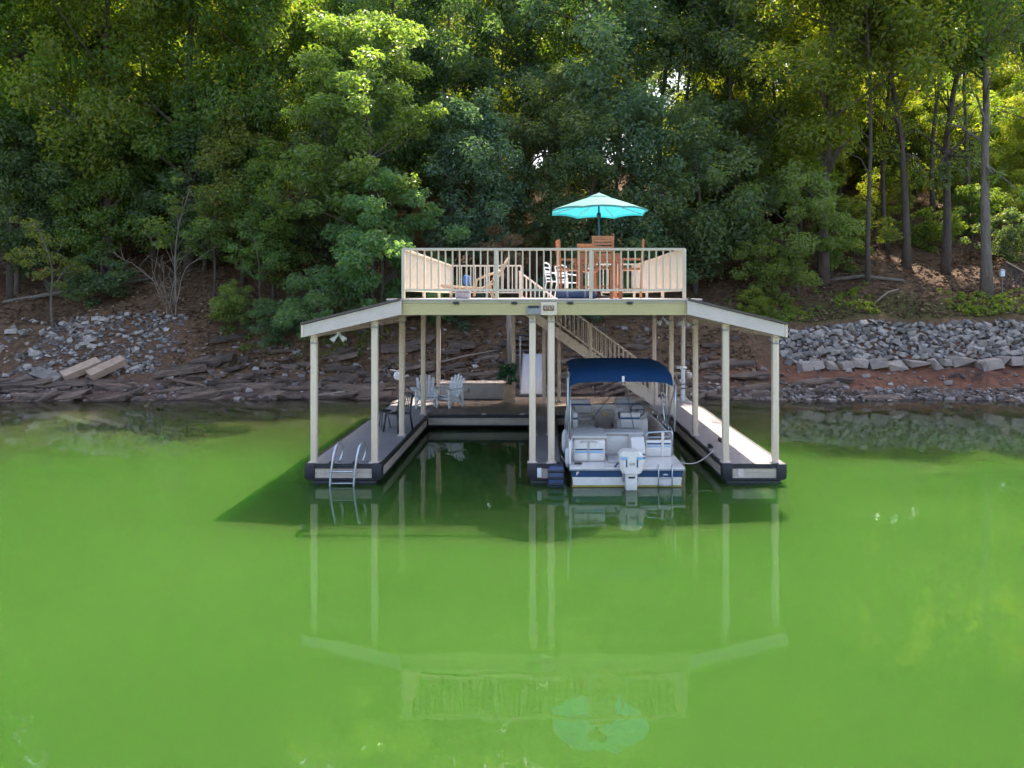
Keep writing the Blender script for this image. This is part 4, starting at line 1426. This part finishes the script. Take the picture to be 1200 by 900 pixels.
def bar_chair():
    t_ = thing('bar_chair', 'teak bar chair', 'chair', 'teak bar chairs around the table')
    st_ = P('seat', MB().box(-.23, .23, -.23, .21, .665, .70), M['teak'], t_)
    for k in range(5):
        y = -.2 + k * .095
        P('seat_slat', MB().box(-.24, .24, y - .042, y + .042, .702, .722), M['teak'], st_)
    for sx in (-1, 1):
        P('leg', MB().box(sx * .22 - .022, sx * .22 + .022, -.23, -.186, 0, .663), M['teak'], t_)
        P('leg', MB().bar((sx * .22, .24, 0), (sx * .22, .30, 1.36), .044, .044, (0, 1, 0)), M['teak'], t_)
        P('armrest', MB().box(sx * .25 - .03, sx * .25 + .03, -.24, .25, .92, .945), M['teak'], t_)
        P('arm_post', MB().box(sx * .25 - .018, sx * .25 + .018, -.21, -.17, .70, .918), M['teak'], t_)
        P('stretcher', MB().box(sx * .22 - .015, sx * .22 + .015, -.18, .21, .20, .24), M['teak'], t_)
    P('foot_rest', MB().box(-.2, .2, -.225, -.19, .26, .30), M['teak'], t_)
    bk = P('backrest', MB().bar((-.25, .30, 1.36), (.25, .30, 1.36), .03, .07), M['teak'], t_)
    for z in (.82, .90, .98, 1.06, 1.14, 1.22, 1.29):
        P('back_slat', MB().bar((-.2, .245 + z * .042, z), (.2, .245 + z * .042, z), .02, .052), M['teak'], bk)
    return t_


bc = bar_chair()
for i, (x, y, rz, lab) in enumerate(((1.40, 16.45, PI, 'teak bar chair with its slatted back to the front railing, nearest the lake'), (.72, 17.35, PI / 2 + .12, 'teak bar chair left of the bar table'), (2.14, 17.2, -PI / 2 - .1, 'teak bar chair right of the bar table'), (1.22, 18.25, .1, 'teak bar chair on the far side of the bar table'))):
    o = bc if i == 0 else copy_tree(bc)
    o.location = (x, y, UD); o.rotation_euler.z = rz; o['label'] = lab

lc = thing('lounge_chair', 'curved tan wooden lounge chair with raised back on the sun deck', 'lounge chair')
for sy in (-1, 1):
    yy_ = sy * .3
    P('side_frame', MB().tube([(-.85, yy_, .30), (-.4, yy_, .27), (.1, yy_, .24), (.42, yy_, .36), (.6, yy_, .64), (.78, yy_, .98)], .03, 6), M['pine'], lc)
    P('leg', MB().bar((-.6, yy_, 0), (-.6, yy_, .3), .05, .06, (0, 1, 0)), M['pine'], lc)
    P('leg', MB().bar((.42, yy_, 0), (.30, yy_, .34), .05, .06, (0, 1, 0)), M['pine'], lc)
    P('armrest', MB().tube([(-.05, yy_ * 1.15, .05), (.0, yy_ * 1.15, .45), (.25, yy_ * 1.15, .56), (.6, yy_ * 1.15, .66)], .028, 6), M['pine'], lc)
ss = P('seat', MB().bar((-.8, 0, .27), (.1, 0, .22), .05, .03), M['pine'], lc)
for k in range(11):
    x = -.82 + k * .1
    P('slat', MB().box(x - .035, x + .035, -.28, .28, .315 - (x + .85) * .06, .335 - (x + .85) * .06), M['pine'], ss)
for k in range(7):
    f = k / 6
    x, z = .36 + f * .42, .40 + f * .60
    P('slat', MB().obox((x, 0, z), (.5, 0, .85), (0, 1, 0), (-.85, 0, .5), .04, .28, .01), M['pine'], ss)
lc.location = (-1.55, 17.6, UD); lc.rotation_euler.z = .12
tw = tag(P('towel', MB().rbox(-.07, .07, -.14, .14, 0, .26, .04), mat('blue_towel', (.02, .10, .32), (.03, .13, .4), 8, .9)), 'rolled blue towel lying on the wooden lounge chair', 'towel')
tw.location = (-1.78, 17.55, UD + .30)
bn = thing('storage_bin', 'small lavender-grey bin behind the front railing, under the lounge chair', 'bin')
P('tub', MB().rbox(-.16, .16, -.12, .12, .0, .15, .02), M['lavender'], bn)
P('lid', MB().rbox(-.17, .17, -.13, .13, .152, .18, .01), M['lavender'], bn)
bn.location = (-1.72, 16.15, UD)
fl = thing('float_mat', 'rolled navy float mat lying by the front railing', 'float mat')
P('roll', MB().tube([(-.42, 0, .085), (.42, 0, .085)], .085, 14), M['navy_soft'], fl)
P('strap', MB().tube([(-.22, 0, .087), (-.17, 0, .087)], .089, 14), M['lavender'], fl)
P('strap', MB().tube([(.17, 0, .087), (.22, 0, .087)], .089, 14), M['lavender'], fl)
fl.location = (.80, 16.1, UD)


def wire_chair():
    t_ = thing('patio_chair', 'white metal patio chair', 'chair', 'white metal patio chairs')
    P('seat', MB().rbox(-.22, .22, -.22, .22, .42, .445, .008), M['white'], t_)
    for sx in (-1, 1):
        P('leg', MB().tube([(sx * .23, -.24, 0), (sx * .2, -.2, .43)], .016, 6), M['white'], t_)
        P('leg', MB().tube([(sx * .23, .26, 0), (sx * .2, .2, .43), (sx * .2, .28, .88)], .016, 6), M['white'], t_)
        P('armrest', MB().tube([(sx * .2, -.2, .44), (sx * .25, -.18, .64), (sx * .23, .24, .66)], .016, 6), M['white'], t_)
    bk = P('backrest', MB().tube([(-.2, .28, .88), (0, .29, .92), (.2, .28, .88)], .016, 6), M['white'], t_)
    for z in (.52, .61, .70, .79):
        P('back_slat', MB().bar((-.2, .2 + (z - .43) * .18, z), (.2, .2 + (z - .43) * .18, z), .012, .035), M['white'], bk)
    return t_


wc_ = wire_chair()
wc_['label'] = 'white metal patio chair right beside the teak bar set'
wc_.location = (.42, 18.6, UD); wc_.rotation_euler.z = 1.2
w2 = copy_tree(wc_)
w2['label'] = 'white metal patio chair farther back by the head of the staircase'
w2.location = (.75, 20.3, UD); w2.rotation_euler.z = 2.4

# ------------------------------------------------------------------ the boat (local: x right, y forward, z up from the water)
bo = thing('deck_boat', 'white and blue deck boat with blue bimini moored in the right slip', 'boat')


def loft(secs, closed=True, cap0=True, cap1=True):
    mb = MB(); n = len(secs[0]); vs = [p_ for s_ in secs for p_ in s_]; fs = []
    for i in range(len(secs) - 1):
        for k in range(n if closed else n - 1):
            k2 = (k + 1) % n
            fs.append((i * n + k, i * n + k2, (i + 1) * n + k2, (i + 1) * n + k))
    if cap0: fs.append(tuple(range(n - 1, -1, -1)))
    if cap1: fs.append(tuple((len(secs) - 1) * n + k for k in range(n)))
    return mb.add(vs, fs)


def hullsec(y, hw, zt, zb=-.25):
    return [(-hw, y, zt), (-hw * .985, y, .05), (-hw * .8, y, zb), (0, y, zb - .08), (hw * .8, y, zb), (hw * .985, y, .05), (hw, y, zt)]


st_y = [(0, 1.19), (.6, 1.2), (3.5, 1.2), (4.8, 1.12), (5.6, .92), (6.2, .55)]
P('hull', loft([hullsec(y, hw * .985, .21, -.25 + max(0, y - 4.5) * .12) for y, hw in st_y]), M['gel'], bo)
P('hull_band', loft([[(-hw, y, .205), (hw, y, .205), (hw * 1.005, y, .365), (-hw * 1.005, y, .365)] for y, hw in st_y]), M['gel_blue'], bo)
P('waterline_stain', loft([[(-hw * .99, y, -.05), (hw * .99, y, -.05), (hw * .992, y, .035), (-hw * .992, y, .035)] for y, hw in [(-.004, 1.19)] + st_y[1:]]), M['algae'], bo)
P('deck', loft([[(-hw * 1.02, y, .37), (hw * 1.02, y, .37), (hw * 1.02, y, .425), (-hw * 1.02, y, .425)] for y, hw in [(-.06, 1.2)] + st_y[1:]]), M['gel'], bo)
P('rub_rail', loft([[(-hw * 1.03, y, .36), (hw * 1.03, y, .36), (hw * 1.03, y, .388), (-hw * 1.03, y, .388)] for y, hw in [(-.075, 1.2)] + st_y[1:]]), M['grey_metal'], bo)
# forward side walls above the deck
for s_ in (-1, 1):
    P('side_wall', loft([[(s_ * hw * .99, y, .427), (s_ * hw * .99, y, .86), (s_ * (hw - .06), y, .86), (s_ * (hw - .06), y, .427)] for y, hw in [(1.2, 1.2), (3.5, 1.2), (4.8, 1.12), (5.6, .92), (6.1, .6)]]), M['gel'], bo)
    P('wall_stripe', loft([[(s_ * hw * .996, y, .62), (s_ * hw * .996, y, .68), (s_ * (hw * .988), y, .68), (s_ * (hw * .988), y, .62)] for y, hw in [(1.2, 1.2), (3.5, 1.2), (4.8, 1.12), (5.6, .92)]]), M['gel_blue'], bo)
P('bow_wall', MB().rbox(-.62, .62, 6.05, 6.12, .427, .86, .02), M['gel'], bo)
# port stern pod: a moulded box with cushion lid, stripes and a strap
pod = P('stern_pod', MB().rbox(-1.14, -.42, .46, 1.45, .427, .93, .06), M['gel'], bo)
P('pod_cushion', MB().rbox(-1.17, -.38, .43, 1.47, .935, 1.0, .03), M['boat_seat'], pod)
P('pod_stripe', MB().box(-1.09, -.47, .453, .457, .685, .715), M['gel_blue'], pod)
P('pod_stripe', MB().box(-1.09, -.47, .453, .457, .625, .665), M['light_blue'], pod)
P('pod_strap', MB().box(-.815, -.775, .445, .45, .44, .87), M['bench'], pod)
P('pod_handle', MB().tube([(-.98, .445, .86), (-.9, .43, .885), (-.68, .43, .885), (-.6, .445, .86)], .014, 6), M['bench'], pod)
# center stern bench and transom well
P('stern_bench', MB().rbox(-.37, .50, 1.1, 1.5, .427, .90, .04), M['gel'], bo)
P('bench_cushion', MB().rbox(-.40, .52, 1.05, 1.55, .905, .965, .025), M['boat_seat'], bo)
P('boarding_step', MB().rbox(-.36, .08, .35, 1.05, .427, .47, .015), M['boat_seat'], bo)
# starboard pod, its blue slashes, the gate with stripes
sp2 = P('stern_pod', loft([[(.16, y, .427), (.46, y + .1, .427), (.46, y + .1, z), (.16, y, z)] for y, z in ((.38, .72), (.62, .93), (1.05, .93))]), M['gel'], bo)
for dz in (0, .075):
    P('pod_slash', MB().add([(.165, .372, .67 - dz), (.455, .47, .60 - dz), (.455, .47, .56 - dz), (.165, .372, .63 - dz)], [(0, 1, 2, 3)]).add([(.165, .376, .67 - dz), (.455, .474, .60 - dz), (.455, .474, .56 - dz), (.165, .376, .63 - dz)], [(3, 2, 1, 0)]), M['gel_blue'], sp2)
gt = P('stern_gate', MB().rbox(.55, 1.13, 1.0, 1.05, .43, .80, .015), M['gel'], bo)
P('gate_stripe', MB().box(.57, 1.11, .993, .997, .70, .735), M['gel_blue'], gt)
P('gate_stripe', MB().box(.57, 1.11, .993, .997, .645, .675), M['light_blue'], gt)
P('gate_post', MB().box(.90, .96, .98, 1.0, .43, .98), M['gel'], gt)
P('gate_rail', MB().tube([(.56, 1.02, .8), (.56, 1.02, .93), (.62, 1.02, .97), (1.1, 1.02, 1.0), (1.15, 1.02, .95), (1.15, 1.02, .45)], .022, 8), M['alu'], gt)
P('gate_rail', MB().tube([(.56, 1.02, .86), (1.13, 1.02, .87)], .016, 8), M['alu'], gt)
# side rails
for s_ in (-1, 1):
    rl = P('side_rail', MB().tube([(s_ * 1.17, 1.1 if s_ > 0 else .3, .45), (s_ * 1.17, 1.15 if s_ > 0 else .35, .95), (s_ * 1.18, 1.4, 1.02), (s_ * 1.18, 3.4, 1.04), (s_ * 1.1, 4.7, 1.04), (s_ * .9, 5.5, 1.02), (s_ * .62, 6.05, 1.0)], .02, 8), M['alu'], bo)
    for y in (1.6, 2.4, 3.2, 4.0):
        P('stanchion', MB().tube([(s_ * 1.17, y, .86), (s_ * 1.17, y, 1.03)], .014, 6), M['alu'], rl)
# port rail board
P('rail_board', MB().rbox(-1.24, -1.19, .15, 1.6, .45, .93, .015), M['light_blue'] if False else M['gel'], bo)
# helm console with dash, dials, wheel and windscreen
cs = P('helm_console', loft([[(.02, y, .427), (.80, y, .427), (.78, y, z), (.04, y, z)] for y, z in ((2.3, 1.02), (2.75, 1.26), (3.0, 1.30), (3.1, .9))]), M['gel'], bo)
for z_, x_, mk in ((1.08, .12, 'rubber'), (1.15, .12, 'rubber')):
    P('dial', MB().tube([(x_, 2.34 + (z_ - 1.02) * 1.2, z_), (x_, 2.31 + (z_ - 1.02) * 1.2, z_ + .02)], .05, 12), M[mk], cs)
P('dash', MB().obox((.5, 2.5, 1.165), (1, 0, 0), (0, .88, .47), (0, -.47, .88), .26, .2, .012), M['boat_seat'], cs)
mb = MB()
pts = []
for k in range(17):
    a = 2 * PI * k / 16
    pts.append((.55 + .17 * math.cos(a), 2.42 + .08 * math.sin(a), 1.27 + .15 * math.sin(a)))
P('steering_wheel', mb.tube(pts, .016, 6, False).tube([(.55, 2.42, 1.27), (.55, 2.62, 1.18)], .02, 6), M['rubber'], cs)
P('wheel_spoke', MB().bar((.39, 2.42, 1.27), (.71, 2.42, 1.27), .02, .025), M['rubber'], cs)
ws = MB()
prev = None
for k in range(9):
    a = PI * (k / 8)
    x = .41 - .40 * math.cos(a); y = 2.85 + .28 * math.sin(a)
    if prev:
        ws.add([(*prev, 1.28), (x, y, 1.28), (x * .97 + .012, y + .06, 1.50), (prev[0] * .97 + .012, prev[1] + .06, 1.50)], [(0, 1, 2, 3)])
    prev = (x, y)
wmat, nt, p = new_mat('smoked_windscreen')
p.inputs['Base Color'].default_value = (.10, .11, .12, 1); p.inputs['Roughness'].default_value = .08; p.inputs['Alpha'].default_value = .55
P('windscreen', ws, wmat, cs)
# captain chair and bow seats
def seat(x0, x1, y0, y1, back, nm='boat_seat', mk='boat_seat'):
    s1 = P(nm, MB().rbox(x0, x1, y0, y1, .43, .78, .03), M['boat_tan'], bo)
    P('seat_cushion', MB().rbox(x0, x1, y0, y1, .782, .88, .03), M[mk], s1)
    bx = {'f': (x0, x1, y1 - .12, y1 + .02), 'l': (x0 - .02, x0 + .1, y0, y1), 'r': (x1 - .1, x1 + .02, y0, y1)}[back]
    P('seat_back', MB().rbox(*bx, .882, 1.26, .03), M[mk], s1)
    P('seat_piping', MB().rbox(bx[0] - .004, bx[1] + .004, bx[2] - .004, bx[3] + .004, 1.10, 1.15, .004), M['gel_blue'], s1)


seat(-1.08, -.48, 3.5, 4.4, 'f')
seat(.08, .56, 1.75, 2.15, 'f', 'helm_seat')
seat(-1.05, -.5, 2.0, 3.2, 'l', 'boat_seat')
seat(.2, .75, 3.6, 4.5, 'f')
bd = P('bow_door', MB().rbox(-.42, .12, 3.75, 3.80, .45, 1.06, .015), M['boat_tan'], bo)
P('warning_triangle', MB().add([(-.21, 3.742, .98), (-.09, 3.742, .98), (-.15, 3.742, .87)], [(0, 1, 2)]).add([(-.21, 3.745, .98), (-.09, 3.745, .98), (-.15, 3.745, .87)], [(2, 1, 0)]), M['yellow'], bd)
P('door_latch', MB().rbox(.03, .08, 3.735, 3.75, .62, .68, .006), M['rubber'], bd)
P('floor_mat', MB().box(-.45, 0, 1.7, 3.7, .428, .434), M['boat_tan'], bo)
# bimini
bsec = []
ycur = [(.90, 2.14), (.95, 2.27), (1.10, 2.38), (1.5, 2.46), (2.1, 2.51), (2.8, 2.52), (3.35, 2.48), (3.6, 2.40)]
for y, z in ycur:
    row = []
    for k in range(15):
        f = k / 14 * 2 - 1
        row.append((f * 1.17 - .02, y, z - .05 * abs(f) ** 3.2 - (.06 if abs(f) > .99 else 0) + .02 * math.cos(f * 9) * 0))
    bsec.append(row)
mb = MB()
nn = 15
vs = [p_ for r_ in bsec for p_ in r_]
fs = [(i * nn + k, i * nn + k + 1, (i + 1) * nn + k + 1, (i + 1) * nn + k) for i in range(len(bsec) - 1) for k in range(nn - 1)]
bi = ob('bimini_top', None)
bpy.data.objects.remove(bi)
bi = P('bimini_top', mb.add(vs, fs, True), M['bimini'], bo)
for y, z, fy in ((.97, 2.22, 1.9), (2.1, 2.40, 2.0), (3.45, 2.30, 2.2)):
    pts = [(-1.2, fy, .9), (-1.19, (fy + y) / 2, (z + .9) / 2), (-1.16, y, z - .16), (-1.1, y, z - .06), (0, y, z - .015), (1.14, y, z - .06), (1.22, y, z - .16), (1.2, (fy + y) / 2, (z + .9) / 2), (1.2, fy, .9)]
    P('bimini_bow', MB().tube(pts, .016, 6), M['alu'], bi)
P('bimini_strut', MB().tube([(-1.19, .55, .95), (-1.18, .95, 2.1)], .018, 8), M['alu'], bi)
P('bimini_strut', MB().tube([(-1.24, .45, .95), (-1.25, .55, 2.25), (-1.2, .75, 2.33), (-1.15, .95, 2.3)], .018, 8), M['alu'], bi)
P('bimini_strut', MB().tube([(1.2, .98, 1.0), (1.22, .98, 2.1)], .018, 8), M['alu'], bi)
P('bimini_strap', MB().tube([(-.62, 2.4, 1.0), (.02, .95, 2.15)], .009, 5), M['rubber'], bi)
P('bimini_strap', MB().tube([(.35, 1.6, .95), (.05, .95, 2.15)], .009, 5), M['rubber'], bi)
P('bimini_clip', MB().rbox(-.01, .05, .885, .91, 2.14, 2.27, .006), M['white'], bi)
# outboard motor
ob_x = .06
om = P('outboard_motor', loft([[(ob_x + sx * w_ * .5 * cx_, -.36 + dy * cy_ , z) for cx_, cy_, sx in ((.7, 0, -1), (1, .08, -1), (1, .44, -1), (.7, .54, -1), (.7, .54, 1), (1, .44, 1), (1, .08, 1), (.7, 0, 1))] for z, w_, dy in ((.36, .40, .9), (.42, .46, 1), (.58, .50, 1.05), (.72, .50, 1.02), (.80, .42, .9), (.825, .30, .7))]), M['gel'], bo)
P('cowl_band', MB().box(ob_x - .235, ob_x - .10, -.372, -.366, .66, .715), M['light_blue'], om)
P('cowl_band', MB().box(ob_x + .10, ob_x + .235, -.372, -.366, .66, .715), M['light_blue'], om)
P('cowl_stripe', MB().box(ob_x - .125, ob_x - .10, -.372, -.366, .50, .657), M['gel_blue'], om)
P('cowl_stripe', MB().box(ob_x + .10, ob_x + .125, -.372, -.366, .50, .657), M['gel_blue'], om)
ob('power_number', text_mesh('115', .085, M['rubber'], 'power_number'), om, (ob_x, -.374, .565))
P('midsection', MB().rbox(ob_x - .12, ob_x + .12, -.30, .02, -.02, .36, .03), M['gel'], om)
P('lower_unit', loft([[(ob_x - w_, -.28, z), (ob_x - w_ * .5, .1, z), (ob_x + w_ * .5, .1, z), (ob_x + w_, -.28, z), (ob_x, -.34, z)] for z, w_ in ((-.55, .03), (-.15, .05), (.0, .09))]), M['gel'], om)
P('tilt_bracket', MB().rbox(ob_x - .17, ob_x + .17, -.08, .02, .12, .40, .02), M['grey_metal'], om)
P('exhaust_port', MB().box(ob_x - .07, ob_x + .07, -.306, -.301, .25, .29), M['rubber'], om)
P('control_cable', MB().tube([(ob_x - .24, -.1, .55), (ob_x - .32, -.05, .45), (ob_x - .27, .05, .32), (ob_x - .2, .1, .40)], .022, 6), M['gel_blue'], om)
# boarding ladder on the transom and hull emblem
bl = None
for x in (.66, .95):
    mb = MB().tube([(x, -.03, .47), (x, -.10, .42), (x, -.075, .2), (x, -.075, -.02)], .014, 6)
    if bl is None: bl = P('boarding_ladder', mb, M['alu'], bo)
    else: P('ladder_rail', mb, M['alu'], bl)
for z in (.05, .2):
    P('ladder_rung', MB().tube([(.66, -.075, z), (.95, -.075, z)], .012, 6), M['alu'], bl)
P('emblem', MB().box(-1.09, -1.06, -.016, -.013, .25, .32).box(-1.06, -1.03, -.016, -.013, .29, .33), M['gel'], bo)
P('emblem', MB().box(.77, .87, -.016, -.013, .25, .275), M['gel'], bo)
P('stern_cleat', MB().rbox(-1.12, -.95, .2, .26, .43, .47, .015), M['rubber'], bo)
bo.location = (1.86, 15.52, 0)

for (a_, b_, lab) in (((.78, 15.75, .47), (.47, 16.3, .50), 'slack mooring rope from the boat stern to the center finger'), ((3.02, 15.75, .47), (4.02, 16.9, .47), 'slack mooring rope from the boat stern to the right walkway')):
    a_, b_ = Vector(a_), Vector(b_)
    pts = [a_.lerp(b_, k / 8) - Vector((0, 0, .14 * math.sin(PI * k / 8))) for k in range(9)]
    tag(P('mooring_rope', MB().tube(pts, .012, 6), M['bench']), lab, 'rope', 'mooring ropes')
fe = thing('boat_fender', 'white fender hanging between the boat and the center finger', 'fender')
P('body', MB().lathe([(.02, -.30), (.06, -.25), (.075, -.1), (.075, .1), (.06, .23), (.02, .30)], 14, (0, 0, 0)), M['white'], fe)
P('rope', MB().tube([(0, 0, .3), (.02, .02, .75)], .01, 5), M['bench'], fe)
fe.location = (.585, 17.2, .62)
fe2 = copy_tree(fe)
fe2['label'] = 'white fender low by the stern of the boat, next to the finger end'
fe2.location = (.60, 15.95, .52); fe2.scale = (.75, .75, .75)
fe['group'] = fe2['group'] = 'white boat fenders'

db_ = thing('dock_bumper', 'navy tire-like bumper hung on the front of the center finger', 'bumper')
P('cushion', MB().rbox(-.17, .17, -.10, .09, -.12, .40, .06), M['navy_soft'], db_)
for z in (.0, .14, .28):
    P('ridge', MB().rbox(-.18, .18, -.125, -.09, z, z + .05, .015), M['float'], db_)
db_.location = (.34, 15.62, .02)

# ------------------------------------------------------------------ right edge: fence, lamp post; house behind the trees
fn = thing('wooden_fence', 'dark wooden fence with a pale sloping handrail at the right edge', 'fence')
fx, fy = gx(1186, 36.5), 36.5
P('handrail', MB().bar((fx - .3, fy, gz(fx, fy) + 1.35), (fx + 2.4, fy - 1.0, gz(fx + 2.4, fy - 1) + .55), .09, .07), M['pine'], fn)
for k in range(14):
    f = k / 13
    x, y = fx - .25 + 2.6 * f, fy - .97 * f
    zt = (gz(fx, fy) + 1.32) * (1 - f) + (gz(fx + 2.4, fy - 1) + .52) * f
    P('picket', MB().box(x - .05, x + .05, y + .06, y + .10, gz(x, y) - .2, zt), M['darkwood'], fn)
rebase(fn, (fx, fy, gz(fx, fy)))
lp = thing('lamp_post', 'small white lantern box on a short post beside the pale-barked hardwood', 'lamp')
P('post', MB().box(-.03, .03, -.03, .03, 0, .9), M['bark_pale'], lp)
P('lantern_box', MB().rbox(-.1, .1, -.09, .09, .9, 1.2, .02), M['white'], lp)
P('cap', MB().add([(-.13, -.12, 1.202), (.13, -.12, 1.202), (.13, .12, 1.202), (-.13, .12, 1.202), (0, 0, 1.30)], [(0, 1, 4), (1, 2, 4), (2, 3, 4), (3, 0, 4), (3, 2, 1, 0)]), M['grey_metal'], lp)
x_, y_ = gx(1166, 36.0), 36.0
lp.location = (x_ + .35, y_, gz(x_ + .35, y_) - .05)

ho = thing('house', 'pale house glimpsed through the trees uphill of the round bush', 'house')
P('wall', MB().box(-6, 6, 0, 8, -2, 5.6), M['house'], ho)
P('roof', MB().prism([(-.7, 5.6), (8.7, 5.6), (4, 8.6)], 0, -6.6, 6.6), M['grey_metal'], ho)
for x in (-4.2, -1.4, 1.4, 4.2):
    for z in (.6, 3.4):
        wv = P('window', MB().box(x - .6, x + .6, -.05, -.003, z, z + 1.5), M['white'], ho)
        P('pane', MB().box(x - .5, x + .5, -.065, -.052, z + .1, z + 1.4), M['glass'], wv)
hx, hy = gx(885, 84), 84
ho.location = (hx, hy, gz(hx, hy) - .3)

bpy.context.view_layer.update()
